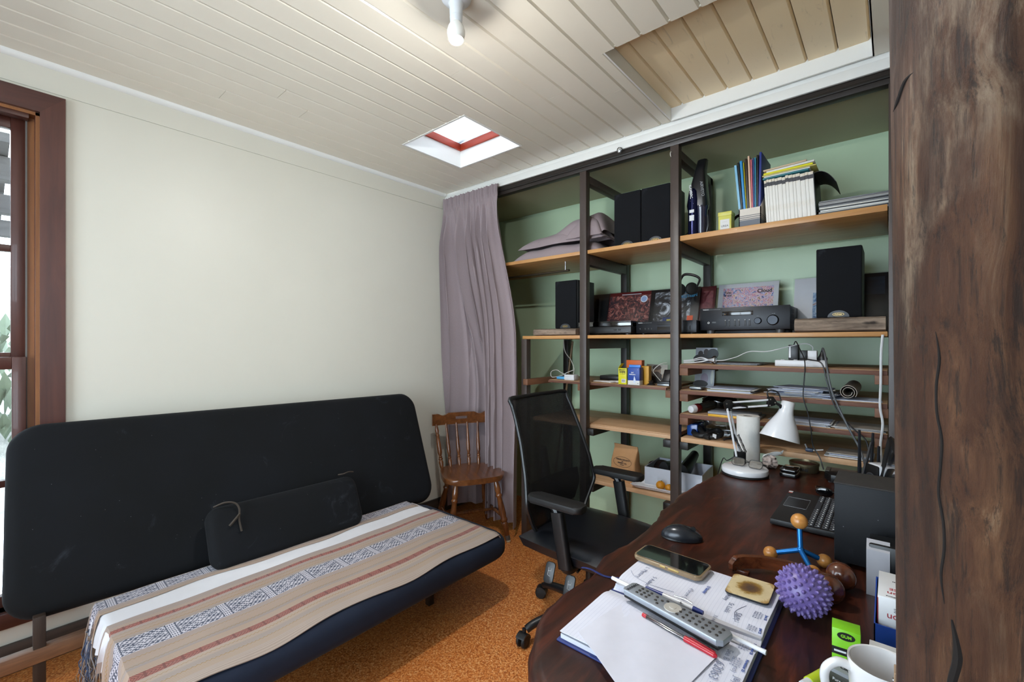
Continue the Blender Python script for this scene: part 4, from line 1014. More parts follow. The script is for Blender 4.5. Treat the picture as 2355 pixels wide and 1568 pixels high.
# white-spined books
M_SPINE = artmat('cream_book_spine', ['cfc3ad', 'dcd9d2', 'e2e0dc'], 7, .6); M_BAND = K('charcoal_spine_band', '3c3b40', .6); M_PGS = K('page_edges', 'cbbfa5', .9)
x = -.458; widths = [.010, .008, .013, .012, .010, .018, .013, .012, .016, .011, .017, .018, .012, .020]; lean = math.radians(-3.2)
for i, w_ in enumerate(widths):
    h = .208+.008*random.random()
    o = thing('paperback', ORD[i]+' cream-spined paperback from the left in the leaning row', 'book', (x+w_/2, 2.415, Z1+.0012), group='cream paperbacks on the top shelf'); o.rotation_euler = (0, lean, 0)
    obj('cover', bx(B(), -w_/2, w_/2, 0, .135, 0, h, .001), M_SPINE, o); obj('spine_band', bx(B(), -w_/2, w_/2, -.0006, .02, h-.032, h-.014), M_BAND, o); obj('pages', bx(B(), -w_/2+.001, w_/2-.001, .134, .137, .002, h-.002), M_PGS, o)
    x += w_+.0006
o = thing('black_folder', 'black card folder with bent flap at the end of the book row', 'folder', (-.262, 2.415, Z1))
f = B(); bx(f, 0, .003, 0, .24, 0, .205); bmesh.ops.transform(f, matrix=Euler((0, lean, 0)).to_matrix().to_4x4(), verts=f.verts); obj('back', f, K('black_card', '121416', .5), o)
obj('flap', sheet(B(), lambda u, v: (-.012+.085*u, .02+.21*v, .206+.018*math.sin(u*2)*(1-v*.2)-.075*u*u), 10, 6, .002), MATS['black_card'], o)
for i, (c, nm, x0, x1, z0, th) in enumerate((('2a6f78', 'teal', -.475, -.290, .219, .007), ('c9ccc8', 'pale grey', -.470, -.285, .228, .006), ('b9ad62', 'straw', -.478, -.262, .236, .006), ('d3cc12', 'bright yellow', -.474, -.275, .244, .009), ('d6d4cf', 'white', -.462, -.270, .255, .009), ('bfa98a', 'manila', -.476, -.300, .266, .008))):
    o = tag(base_at(obj('flat_folder', bx(B(), x0, x1, 2.415+.004*i, 2.62, Z1+z0, Z1+z0+th, .001), K('flat_'+nm.replace(' ', '_'), c, .6)), ((x0+x1)/2, 2.5, Z1+z0)), nm+' folder lying flat on top of the paperbacks', 'folder', 'folders lying on the books')
    o.rotation_euler = (0, math.radians(-2.5 if i > 3 else -1.0), 0)
# pile of record sleeves lying flat
cols = ['3a4658', 'c9ccd0', '2c3440', 'b9b6ae', 'd6d7d4', '20242b', 'cfcdc5', '77797c', '2b2d31', '9a9a98', '8d8c89', '6f7174']
for i in range(12):
    x0 = -.255+.006*random.random()+(0.0 if i > 1 else -.012); x1 = x0+.300
    f = B(); bx(f, -.15, .15, -.15, .15, 0, .0055, .001)
    o = tag(obj('record_sleeve', f, K('sleeve_%d' % i, cols[i], .5)), ORD[i]+' record sleeve from the bottom of the flat pile on the top shelf', 'record', 'flat pile of records'); o.location = (x0+.15-.0, 2.575+.006*random.random(), Z1+i*.0058); o.rotation_euler = (0, 0, random.gauss(0, .02))
o = thing('cable_coil', 'flat brown cable coil on top of the record pile', 'cable', (-.12, 2.60, Z1+.071))
for i in range(3): obj('loop', tube(B(), [((.085+.006*i)*math.cos(a*PI/8), (.07+.005*i)*math.sin(a*PI/8), .006+.004*i+.012*max(0, math.sin(a*PI/8+.4*i))) for a in range(16)], .004, 6, True, 2, closed=True), K('brown_cable', '4a3322', .4), o)

# ---- hi-fi on the middle shelf
M_HIFI = K('brushed_black_metal', '12141b', .38, metal=.3); M_HIFID = K('hifi_dark_window', '120c0a', .12, coat=.6); M_KNOB = K('spun_black_knob', '2b2d31', .32, metal=.8)
M_DLED = K('amber_led', 'e8a53a', .4)
rc = thing('stereo_receiver', 'wide black stereo receiver with two round knobs on the middle shelf', 'receiver', (-.595, 2.55, Z2))
obj('front_panel', bx(B(), -.2135, .2135, 0, .012, .022, .141, .0015), M_HIFI, rc); obj('case', bx(B(), -.208, .208, .012, .30, .022, .139, .002), M_BLACK, rc)
for sx in (-1, 1):
    for y in (.03, .26): obj('foot', cyl(B(), (sx*.165, y, 0), (sx*.165, y, .024), .020, None, 16), K('foot_grey', '4a4c4e', .4), rc)
ft = B(); lathe(ft, [(.0265, 0), (.026, .010), (.022, .014), (.001, .0145)], seg=28, M=face_m((.140, 0, .068), (1, 0, 0), (0, 0, 1))); kn = obj('volume_knob', ft, M_KNOB, rc)
ft = B(); lathe(ft, [(.017, 0), (.0165, .010), (.014, .013), (.001, .0135)], seg=24, M=face_m((.073, 0, .066), (1, 0, 0), (0, 0, 1))); obj('selector_knob', ft, M_KNOB, rc)
dw = obj('display', bx(B(), -.098, .050, -.0012, .002, .098, .121, .0005), M_HIFID, rc); obj('indicator', bx(B(), -.086, -.083, -.0022, -.001, .104, .107), M_DLED, dw)
for x in (-.082, -.063, -.035, -.016, .014, .034):
    bt = obj('button', bx(B(), x-.0035, x+.0035, -.003, .001, .042, .068, .001), M_BLACK, rc); ft = B(); ball(ft, (x, -.004, .073), .0026, 8, 6); obj('button_dot', ft, M_PRINTW, bt)
jk = B(); lathe(jk, [(.0055, 0), (.0055, .002), (.0032, .002), (.0032, 0)], seg=16, M=face_m((-.168, 0, .062), (1, 0, 0), (0, 0, 1)), closed=True); obj('headphone_jack', jk, M_PRINTW, rc)
obj('usb_port', bx(B(), -.150, -.130, -.001, .001, .060, .067), M_BLACK, rc)
lettering('YAMAHA', .0075, M_PRINTW, rc, FRONT((-.198, -.0005, .133)), align='LEFT', bold=.0002); lettering('NATURAL SOUND RECEIVER', .0045, M_GREYP, rc, FRONT((-.165, -.0005, .1325)), align='LEFT')
lettering('VOLUME', .004, M_GREYP, rc, FRONT((.142, -.0005, .100))); lettering('INPUT', .004, M_GREYP, rc, FRONT((.072, -.0005, .090)))
for i in range(2):
    for j in range(3): obj('side_vent', bx(B(), .2078, .2088, .06+i*.05, .10+i*.05, .05+j*.027, .072+j*.027), K('vent_grey', '33363b', .6), rc)
cd = thing('disc_player', 'slim black disc player between the turntable and the receiver', 'disc player', (-.985, 2.50, Z2))
obj('front_panel', bx(B(), -.174, .174, 0, .010, .010, .078, .0012), M_HIFI, cd); obj('case', bx(B(), -.170, .170, .010, .27, .010, .076, .002), M_BLACK, cd)
for sx in (-1, 1):
    for y in (.03, .24): obj('foot', cyl(B(), (sx*.14, y, 0), (sx*.14, y, .011), .015, None, 14), M_BLACK, cd)
obj('disc_tray', bx(B(), -.045, .075, -.0015, .002, .056, .063, .0005), M_BLACK, cd); obj('display', bx(B(), -.045, .075, -.0012, .002, .026, .046), M_HIFID, cd)
for x in (-.150, -.118, -.098, -.080): obj('button', bx(B(), x-.004, x+.004, -.003, .001, .030, .040, .001), M_BLACK, cd)
for x in (.105, .122, .140): obj('button', bx(B(), x-.003, x+.003, -.003, .001, .026, .048, .001), M_BLACK, cd)
lettering('YAMAHA', .0065, M_PRINTW, cd, FRONT((-.162, -.0005, .070)), align='LEFT', bold=.0002); lettering('NATURAL SOUND DISC PLAYER', .004, M_GREYP, cd, FRONT((-.135, -.0005, .0697)), align='LEFT')
tt = thing('turntable', 'black record turntable with clear lid beside the disc player', 'turntable', (-1.35, 2.45, Z2))
obj('plinth', bx(B(), -.182, .182, 0, .32, .010, .052, .004), M_BLACK, tt)
for sx in (-1, 1):
    for y in (.03, .29): obj('foot', cyl(B(), (sx*.15, y, 0), (sx*.15, y, .012), .016, None, 14), K('foot_grey', '4a4c4e', .4), tt)
obj('platter', cyl(B(), (-.02, .17, .052), (-.02, .17, .060), .135, None, 40), K('platter_rubber', '1a1a1b', .7), tt)
f = B(); bx(f, -.18, .18, .002, .005, .053, .082, .001); bx(f, -.18, .18, .315, .318, .053, .082, .001); bx(f, -.18, -.177, .005, .315, .053, .082); bx(f, .177, .18, .005, .315, .053, .082); bx(f, -.18, .18, .002, .318, .080, .083, .001); obj('lid', f, glass_mat('smoked_clear_lid', '9a9a98', .10, .08), tt)
for x in (-.165, -.12, .08, .108): obj('button', bx(B(), x-.007, x+.007, -.006, .002, .028, .036, .001), M_BLACK, tt)
lettering('AUTOMATIC STEREO TURNTABLE', .004, M_GREYP, tt, FRONT((.135, -.0005, .020)), extrude=.0002)

# record sleeves leaning on the back wall
M_WRAP = glass_mat('clear_record_wrap', 'f8f9fa', .0, .16)
def lean_record(x0, label, mat, w=.312, h=.312, y=2.80, top=.085, print_=None, pm=None, group='records leaning against the back wall', wrap=True, z=Z2, dz=0.0):
    o = thing('leaning_record', label, 'record', (x0+w/2, y, z), group=group); o.rotation_euler = (-math.asin(top/h), 0, 0)
    obj('sleeve', bx(B(), -w/2, w/2, 0, .004, .001, h, .0008), mat, o)
    if pm: obj('cover_print', bx(B(), -w/2+print_[0], w/2-print_[1], -.0008, .001, print_[2], h-print_[3]), pm, o)
    if wrap: obj('clear_wrap', bx(B(), -w/2-.006, w/2+.008, -.0032, -.0026, 0, h+.004), M_WRAP, o)
    return o
M_SLB = K('black_sleeve', '0e0f11', .4); M_SLW = K('white_sleeve', 'd9d9dc', .4); M_SLT = K('tan_card_sleeve', '8d8a68', .6)
lean_record(-1.70, 'dark record sleeve behind the turntable, nearest the left speaker', M_SLB, print_=(.03, .03, .03, .03), pm=artmat('dark_cover_art', ['0c0c0d', '101113', '2a241f', '6a5a4a'], 16, .35, 1, (.35, .8)), y=2.775)
r1 = lean_record(-1.515, 'crimson crowd-scene record sleeve with a round white sticker', K('dark_red_sleeve', '5c1417', .35), w=.305, print_=(.004, .004, .004, .026), pm=artmat('red_brown_cover_art', ['140d12', '2a1a24', '7a3a34', 'b87a6c', 'c9a9a4'], 22, .3, 2.2, (.35, .72)), y=2.768)
st = B(); prism(st, [(.024*math.cos(a*PI/12), .024*math.sin(a*PI/12)) for a in range(24)], 0, .001, 0, 1, FRONT((.105, -.0034, .255))); sk = obj('sticker', st, K('pale_sticker', 'c3cbd6', .4), r1); st = B(); prism(st, [(.019*math.cos(a*PI/12), .019*math.sin(a*PI/12)) for a in range(24)], 0, .0012, 0, 1, FRONT((.105, -.0034, .255))); obj('sticker_face', st, K('sticker_blue', '7f93b8', .4), sk)
lettering('ORCHESTRA OF LIGHT', .012, M_PRINTW, r1, FRONT((-.01, -.0005, .300))) if False else obj('title_strip', bx(B(), -.06, .08, -.0008, .001, .292, .297), M_PRINTW, r1)
r2 = lean_record(-1.212, 'black and white record sleeve with blue lettering and orange sticker', M_SLB, print_=(.03, .05, .006, .02), pm=artmat('grey_cover_art', ['0b0c0e', '18191c', '8d9096', 'd4d6da'], 9, .3, 2.5, (.38, .62)), y=2.766)
M_CYAN = K('cyan_ink', '2f9fd0', .5)
lettering('BRUCE', .026, M_CYAN, r2, face_m((.052, -.0012, .283), (1, 0, .08), (-.08, 0, 1)), bold=.0006); lettering('SPRINGSTEEN', .026, M_CYAN, r2, face_m((.062, -.0012, .253), (1, 0, .08), (-.08, 0, 1)), bold=.0006)
obj('orange_sticker', bx(B(), .092, .128, -.0040, -.0033, .085, .125), K('orange_sticker', 'd2552a', .5), r2)
sb = obj('yellow_sticker', bx(B(), -.06, .035, -.0040, -.0033, .078, .118), K('sticker_navy', '20315f', .5), r2); lettering('BEER', .020, K('yellow_ink', 'd9c93a', .5), sb, FRONT((-.012, -.0042, .098)), bold=.0005)
lean_record(-.985, 'maroon record sleeve half hidden by the middle post', K('maroon_sleeve', '5e1d24', .35), w=.17, y=2.79, print_=(.1, .012, .03, .03), pm=artmat('maroon_cover_art', ['4d141a', '6a222a', '7c3038', 'c9b8b8'], 26, .35, 2, (.3, .85)))
for i in range(3): lean_record(-.86+.022*i, ('rearmost', 'middle', 'front')[i]+' plain tan record sleeve in the row behind the receiver', M_SLT, w=.305+.02*(i == 2), y=2.815-.004*i, h=.302, wrap=False, group='plain sleeves behind the receiver')
r3 = lean_record(-.795, 'white-bordered record sleeve with a busy cartoon-coloured picture', M_SLW, w=.315, y=2.778, print_=(.026, .024, .03, .026), pm=artmat('busy_colour_art', ['2a2540', '4f68a8', 'd9dff2', 'c42a42', 'e2e2ea', 'd9a25a', '3a4a80'], 30, .3, 2.8, (.34, .68)))
lettering('Jonah and the', .020, M_INK, r3, FRONT((-.085, -.0014, .262))) if False else None
lettering('Cloud', .030, M_INK, r3, FRONT((.088, -.0014, .258)), bold=.0008); lettering('Tales\nof the', .018, M_INK, r3, FRONT((-.105, -.0014, .25)), bold=.0004)
r4 = lean_record(-.405, 'white record sleeve with a blue and brown square picture by the speaker', M_SLW, w=.315, y=2.775, print_=(.085, .02, .04, .085), pm=artmat('blue_brown_art', ['24406a', '3f6f9c', 'a9bccf', '8a6250', 'd6d8de'], 12, .3, 2, (.32, .7)))
lettering('ANNA', .018, M_INK, r4, FRONT((-.02, -.0012, .245)))
lean_record(-.165, 'dark record sleeve at the far right end behind the speaker', M_SLB, w=.15, y=2.77, print_=(.02, .012, .2, .02), pm=artmat('navy_cover_art', ['141c28', '1d2a3a', '28384c'], 9, .35))

# headphones
hp = thing('headphones', 'black over-ear headphones hung on top of the leaning records', 'headphones', (-.935, 2.74, 1.655))
obj('headband', tube(B(), [(-.055, 0, .0), (-.045, -.01, .045), (-.02, -.015, .075), (.03, -.015, .068), (.066, -.01, .045), (.058, -.005, .015), (.040, .0, -.012)], [.006, .007, .008, .008, .007, .006, .005], 8), M_BLACK, hp)
for x in (-.05, .022): 
    f = B(); lathe(f, [(.02, -.014), (.034, -.010), (.038, 0), (.034, .010), (.022, .014)], seg=20, M=face_m((x, -.01, -.012), (.8, .6, 0), (0, 0, 1))); obj('ear_cup', f, M_BLKR, hp)

# ---- third shelf, left part
M_WPL = K('white_plastic', 'd4d5d8', .35); M_BLUEP = K('sky_blue_plastic', '4f9fd2', .35)
def small_box(nm, label, cat, x0, x1, y0, y1, z0, h, m, b=.003, group=None):
    return tag(base_at(obj(nm, bx(B(), x0, x1, y0, y1, z0, z0+h, b), m), ((x0+x1)/2, (y0+y1)/2, z0)), label, cat, group)
small_box('blue_sponge', 'bright blue sponge at the left end of the thin shelf', 'sponge', -1.72, -1.655, 2.48, 2.53, Z3, .018, M_BLUEP, .006)
o = thing('power_adapter', 'white power adapter block on the thin shelf below the driftwood', 'adapter', (-1.60, 2.48, Z3)); obj('body', bx(B(), -.038, .038, -.03, .03, 0, .036, .004), M_WPL, o); obj('seam', bx(B(), -.0385, .0385, -.0305, .0305, .024, .025), M_GREYP, o)
tag(base_at(obj('white_cable', tube(B(), [(-1.755, 2.62, Z2-.02), (-1.73, 2.60, 1.26), (-1.66, 2.57, 1.20), (-1.625, 2.55, 1.14), (-1.63, 2.53, 1.10), (-1.70, 2.52, 1.115), (-1.745, 2.52, 1.135), (-1.79, 2.52, 1.12), (-1.775, 2.51, 1.085), (-1.70, 2.515, 1.10), (-1.66, 2.52, 1.12), (-1.61, 2.53, 1.14)], .0026, 6), K('grey_white_cord', 'b9b6ae', .5)), (-1.7, 2.55, Z3)), 'looped white cord hanging above the blue sponge', 'cord')
bb = thing('bamboo_stick', 'thin bamboo stick leaning against the wall behind the thin shelf', 'stick', (-1.86, 2.80, 0))
obj('cane', tube(B(), [(-.14, .0, .012), (-.07, .02, .55), (.0, .05, 1.12), (.025, .06, 1.33)], .008, 8), K('bamboo', '6b4f28', .5), bb)
for q in range(6): obj('node', ball(B(), (-.135+.026*q, .004+.01*q, .08+.22*q), (.0095, .0095, .005), 8, 6), K('bamboo_node', '3a2a16', .5), bb)
small_box('black_case', 'flat black case on the thin shelf behind the papers', 'case', -1.47, -1.31, 2.62, 2.76, Z3, .030, M_BLACK, .004)
for i, (x, y, a) in enumerate(((-1.40, 2.52, .2), (-1.34, 2.50, -.3), (-1.30, 2.53, .5))):
    f = B(); bx(f, -.045, .045, -.03, .03, 0, .004+.002*i, .001); o = tag(obj('paper_slip', f, M_PAPER), ('leftmost', 'middle', 'rightmost')[i]+' small white paper slip left of the yellow box', 'paper', 'paper slips on the thin shelf'); o.location = (x, y, Z3+.0005); o.rotation_euler = (0, 0, a)
o = thing('yellow_carton', 'tall yellow wipes carton with black lettering', 'carton', (-1.208, 2.44, Z3)); M_YEL = K('carton_yellow', 'd6cf1e', .45)
obj('body', bx(B(), -.026, .026, -.02, .02, 0, .094, .001), M_YEL, o); obj('flap', sheet(B(), lambda u, v: (-.028+.02*u, -.019+.036*v, .094+.028*u), 2, 2, .001), M_YEL, o); obj('flap', sheet(B(), lambda u, v: (.026+.008*u, -.019+.036*v, .094+.006*u), 2, 2, .001), M_YEL, o)
lettering('BRIGHT', .0125, M_INK, o, FRONT((0, -.0203, .084)), bold=.0004); lettering('WIPE', .017, M_INK, o, FRONT((0, -.0203, .071)), bold=.0006); lettering('ALL PURPOSE', .006, M_INK, o, FRONT((0, -.0203, .060)))
bc = obj('barcode', bx(B(), -.006, .020, -.0206, -.0198, .010, .032), M_PAPER, o)
for q in range(5): obj('bar', bx(B(), -.003+q*.0042, -.001+q*.0042, -.0209, -.0204, .014, .029), M_INK, bc)
o = thing('blue_carton', 'blue and white self adhesive carton beside the yellow one', 'carton', (-1.138, 2.44, Z3)); M_BLC = K('carton_blue', '26479a', .45)
obj('body', bx(B(), -.036, .036, -.02, .03, .026, .100, .001), M_BLC, o); obj('base', bx(B(), -.036, .036, -.02, .03, 0, .026, .001), M_PAPER, o); obj('header', bx(B(), -.036, .036, -.006, .006, .100, .116, .003), K('header_blue', '3f7fd0', .4), o)
lettering('Self\nAdhesive', .0105, M_PRINTW, o, FRONT((-.008, -.0203, .066)), bold=.0003); lettering('C', .006, M_PRINTW, o, FRONT((.026, -.0203, .088)))
dp = B(); prism(dp, [(0, .045), (.006, .03), (.009, .018), (.006, .006), (0, .002), (-.004, .006), (-.005, .018), (-.003, .03)], 0, .0006, 0, 1, FRONT((.004, -.02, .008))); obj('drop_print', dp, K('pale_drop', 'cfd8ea', .5), o); lettering('50', .008, M_INK, o, FRONT((.026, -.0203, .010)))
small_box('orange_carton', 'orange carton standing behind the yellow and blue cartons', 'carton', -1.222, -1.125, 2.50, 2.54, Z3, .140, K('carton_orange', 'c25a18', .5), .001); small_box('amber_carton', 'amber yellow carton behind the blue carton', 'carton', -1.117, -1.075, 2.485, 2.525, Z3, .108, K('carton_amber', 'c9952a', .5), .001)
# small photo cards (generic portrait shapes)
def photo_card(label, x0, x1, y, z, h, top, bgc, figs, nm='photo_print'):
    o = thing(nm, label, 'photo', ((x0+x1)/2, y, z)); o.rotation_euler = (-math.asin(top/h), 0, 0); w_ = x1-x0
    obj('card', bx(B(), -w_/2, w_/2, 0, .002, 0, h), K('card_'+nm+str(int(abs(x0)*1000)), bgc, .4), o)
    for i, (cx, cz, rx, rz, c) in enumerate(figs):
        f = B(); pts = [(cx+rx*math.cos(a*PI/10), min(max(cz+rz*math.sin(a*PI/10), .002), h-.002)) for a in range(20)]; prism(f, pts, 0, .0006+.0003*i, 0, 1, FRONT((0, 0, 0))); obj('figure_print', f, K('ink_'+c, c, .5), o)
    return o
photo_card('sepia photo print of a bearded face leaning at the back of the thin shelf', -1.145, -1.015, 2.60, Z3, .115, .02, 'a39d90', [(-.012, .03, .052, .045, '2b251f'), (.0, .072, .026, .034, '7d6a5a'), (.0, .096, .027, .016, '4a3c31'), (.002, .052, .022, .020, '3b3029'), (.045, .045, .012, .016, '8a7a6a')])
o = thing('glass_ornament', 'small dark faceted glass ornament in front of the portrait print', 'ornament', (-1.055, 2.47, Z3)); obj('body', lathe(B(), [(.022, 0), (.024, .006), (.012, .014), (.016, .024), (.006, .030)], seg=9), K('dark_glass', '17181a', .05, coat=1.0), o, 10); obj('rim', lathe(B(), [(.026, 0), (.027, .003), (.024, .004)], seg=18), M_CHROME, o)
o = thing('phone_cradle', 'black and silver phone cradle beside the middle post', 'phone cradle', (-.975, 2.50, Z3)); obj('base', bx(B(), -.045, .028, -.03, .05, .006, .026, .004), M_BLACK, o); obj('front_trim', bx(B(), -.043, .026, -.033, -.026, 0, .012, .002), K('silver_trim', '8b9096', .3, metal=.8), o); obj('handset', box(B(), (.0, .01, .055), (.045, .02, .075), .006, 2, (-.5, 0, 0)), M_BLACK, o)
tag(base_at(obj('white_cable', tube(B(), [(-.985, 2.44, Z3+.03), (-1.012, 2.43, 1.14), (-1.02, 2.42, 1.165), (-.985, 2.43, 1.20), (-.955, 2.45, 1.208)], .002, 6), MATS['grey_white_cord']), (-.99, 2.44, Z3)), 'thin white cord rising from the phone cradle', 'cord')

# ---- chipboard shelves on the right
def paper_pile(nm, label, cat, x, y, z, w_, d_, cols, n, spread=.012, th=.0016, group=None, a0=0.0):
    o = thing(nm, label, cat, (x, y, z), a0, group)
    zz = .0005
    for i in range(n):
        f = B(); bx(f, -w_/2, w_/2, -d_/2, d_/2, 0, th); s = obj('sheet', f, cols[i % len(cols)], o); s.location = (random.gauss(0, spread), random.gauss(0, spread*.4), zz); s.rotation_euler = (0, 0, random.gauss(0, spread*4)); zz += th+.0004
    return o
M_MAGD = artmat('dark_magazine', ['1c1d1f', '3a3d40', '8b8f92', 'c3c6c9'], 14, .35); M_MAGY = artmat('olive_magazine', ['4a4626', '6b6430', '3a3a2a'], 6, .4); M_BLUEPAP = K('bluish_paper', 'b9c2d8', .7); M_GREYPAP = K('grey_paper', '8b8f96', .7)
photo_card('dark photo print of two figures standing on the power board shelf', -.85, -.735, 2.60, ZA, .085, .012, '9aa0a8', [(-.02, .02, .05, .03, '1b1a1c'), (-.03, .05, .014, .018, '2a2020'), (.0, .06, .014, .018, '2e221f'), (.035, .05, .03, .03, '22262a')], 'photo_print')
photo_card('dark tilted photo print on the shelf below the power board shelf', -.85, -.745, 2.58, ZB, .10, .02, '2c2a2e', [(.0, .05, .02, .03, '8a8090'), (-.02, .02, .04, .02, '0d0d0e'), (.04, .06, .008, .04, 'b9bdb6')], 'photo_print')
paper_pile('magazine', 'thin dark glossy magazines lying left of the power board', 'magazine', -.59, 2.53, ZA, .20, .15, [M_MAGD, M_GREYPAP], 4)
pb = thing('power_board', 'white four-outlet power board on the upper chipboard shelf', 'power board', (-.327, 2.47, ZA))
obj('body', bx(B(), -.102, .102, -.026, .026, 0, .030, .004), M_WPL, pb)
for q in range(4): obj('switch', bx(B(), -.078+q*.052, -.062+q*.052, -.022, -.010, .030, .033, .002), M_WPL, pb)
for nm, lb, x, w_, h, m in (('power_adapter', 'tall black power adapter with a white label on the power board', -.355, .040, .072, M_BLACK), ('power_adapter', 'square black power adapter in the middle of the power board', -.315, .032, .046, M_BLACK), ('power_adapter', 'small white usb charger cube on the power board', -.281, .036, .046, M_WPL)):
    o = thing(nm, lb, 'adapter', (x, 2.475, ZA+.030)); obj('body', bx(B(), -w_/2, w_/2, -.018, .02, 0, h, .003), m, o)
    if 'tall' in lb: obj('rating_label', bx(B(), -w_/2+.002, -w_/2+.010, -.0188, -.0178, .012, .066), M_PRINTW, o)
o = thing('power_plug', 'black round power plug at the right end of the power board', 'plug', (-.243, 2.47, ZA+.030)); obj('body', lathe(B(), [(.018, 0), (.020, .010), (.014, .022), (.008, .036), (.005, .048)], seg=16), M_BLACK, o)
def cord(nm, label, pts, r, m): return tag(base_at(obj(nm, tube(B(), pts, r, 7), m), pts[0]), label, 'cord')
M_CBLK = K('black_cord', '16171a', .4); M_CGRY = K('grey_cord', '55575a', .45); M_CWHT = K('white_cord_plastic', 'cfd0d2', .4)
cord('charging_cable', 'white charging cord arching from the usb charger cube to the clear plug', [(-.281, 2.475, ZA+.078), (-.283, 2.47, ZA+.095), (-.31, 2.46, ZA+.108), (-.38, 2.45, ZA+.092), (-.46, 2.45, ZA+.070), (-.54, 2.45, ZA+.068), (-.60, 2.45, ZA+.040), (-.66, 2.45, ZA+.022), (-.70, 2.45, ZA+.020)], .0022, M_CWHT)
o = thing('clear_plug', 'clear round mains plug on the white cord', 'plug', (-.715, 2.455, ZA+.022)); obj('body', lathe(B(), [(.008, -.02), (.012, -.005), (.021, .006), (.022, .014), (.020, .018)], seg=18, M=face_m((0, 0, 0), (0, 1, 0), (0, 0, 1))), M_CLEAR, o); obj('core', lathe(B(), [(.005, -.022), (.009, -.004), (.012, .010)], seg=12, M=face_m((0, 0, 0), (0, 1, 0), (0, 0, 1))), M_WPL, o)
for i, dz in enumerate((0, .012, .020)):
    cord('white_cable', ('lowest', 'middle', 'uppermost')[i]+' of the white cords running left from the clear plug', [(-.735, 2.455, ZA+.022), (-.77, 2.45, ZA+.012+dz*1.1), (-.81, 2.43, ZA+.006+dz*.8), (-.85, 2.41, ZA+.005+dz*.6)], .0035 if i == 0 else .0026, M_CWHT)
cord('hanging_cable', 'black cord hanging from the tall adapter down across the shelves', [(-.355, 2.47, ZA+.10), (-.345, 2.46, ZA+.118), (-.325, 2.42, ZA+.085), (-.300, 2.38, ZA+.03), (-.298, 2.355, 1.16), (-.302, 2.352, 1.08), (-.285, 2.352, 1.01), (-.272, 2.350, .93), (-.266, 2.35, .87), (-.24, 2.345, .82), (-.225, 2.33, .775)], .0024, M_CBLK)
cord('hanging_cable', 'thick grey cord falling from the plug to behind the router', [(-.243, 2.465, ZA+.075), (-.238, 2.44, ZA+.085), (-.225, 2.39, ZA+.05), (-.21, 2.355, 1.17), (-.195, 2.352, 1.10), (-.165, 2.350, 1.02), (-.135, 2.348, .95), (-.105, 2.345, .885), (-.085, 2.30, .83), (-.083, 2.24, .80)], .0042, M_CGRY)
cord('hanging_cable', 'second black cord drooping from the power board front edge', [(-.325, 2.43, ZA+.038), (-.28, 2.40, ZA+.035), (-.235, 2.37, ZA+.02), (-.215, 2.353, 1.15), (-.192, 2.354, 1.06), (-.160, 2.354, 1.0), (-.120, 2.354, .955), (-.085, 2.353, .92), (-.075, 2.352, .88)], .003, M_CBLK)
cord('white_cable', 'thick white cable hanging down at the right end of the shelves', [(-.030, 2.362, 1.352), (-.035, 2.355, 1.28), (-.036, 2.352, 1.16), (-.038, 2.352, 1.06), (-.030, 2.352, .99), (-.037, 2.352, .90), (-.030, 2.30, .82), (-.025, 2.26, .775)], .0048, M_CWHT)
o = thing('silver_gadget', 'small flat silver gadget at the left of the letter shelf', 'gadget', (-.785, 2.42, ZB)); obj('body', bx(B(), -.032, .032, -.022, .05, .004, .018, .006, 3), K('silver_plastic', '8f969c', .3, metal=.7), o); obj('base', bx(B(), -.026, .026, -.016, .045, 0, .008, .002), M_BLACK, o)
paper_pile('magazine', 'stack of white and olive magazines left of the letter pile', 'magazine', -.62, 2.47, ZB, .20, .17, [M_PAPER, M_BLUEPAP, M_PAPER, M_BLUEPAP, M_PAPER, M_MAGY, M_MAGY], 9, .006)
paper_pile('letters', 'untidy pile of bluish white opened letters', 'letters', -.33, 2.47, ZB, .20, .15, [M_BLUEPAP, M_PAPER, M_GREYPAP, M_BLUEPAP], 20, .034, .0016)
paper_pile('paper_sheet', 'white sheets lying under the rolled paper', 'paper', -.14, 2.46, ZB, .20, .16, [M_PAPER, M_BLUEPAP], 2, .006)
pr_ = thing('rolled_paper', 'rolled sheet of brown-white paper lying end-on', 'paper roll', (-.145, 2.39, ZB+.036))
f = B(); sheet(f, lambda u, v: ((.014+.017*u)*math.cos(-u*4.2*PI), .35*v, (.014+.017*u)*math.sin(-u*4.2*PI)), 64, 2, .0022); obj('roll', f, K('kraft_white', '9d948a', .7), pr_)
o = thing('spray_bottle', 'white and red capped bottle lying on the lower chipboard shelf', 'bottle', (-.80, 2.43, ZCc+.024)); R = face_m((0, 0, 0), (.8, .6, 0), (0, 0, 1))
f = B(); lathe(f, [(.004, -.020), (.018, -.017), (.022, 0), (.022, .012)], seg=18, M=axis_m((0, -.02, 0), (.05, .12, .012))); obj('cap', f, M_WPL, o); f = B(); lathe(f, [(.0225, .011), (.0225, .045), (.02, .05)], seg=18, M=axis_m((0, -.02, 0), (.05, .12, .012))); obj('collar', f, K('dark_red_plastic', '6a1418', .4), o); f = B(); lathe(f, [(.020, .048), (.022, .15), (.018, .17)], seg=18, M=axis_m((0, -.02, 0), (.05, .12, .012))); obj('body', f, K('smoked_plastic', '33332f', .2), o)
o = thing('plastic_bag', 'crumpled dark translucent plastic bag at the back of the lower chipboard shelf', 'bag', (-.73, 2.66, ZCc)); f = B(); ball(f, (0, 0, .04), (.10, .09, .04), 20, 12)
for q in f.verts: q.co += Vector((random.gauss(0, .004), random.gauss(0, .004), random.gauss(0, .004))); q.co.z = max(q.co.z, .0005)
obj('film', f, glass_mat('dark_film', '5a5a52', .10, .2), o)
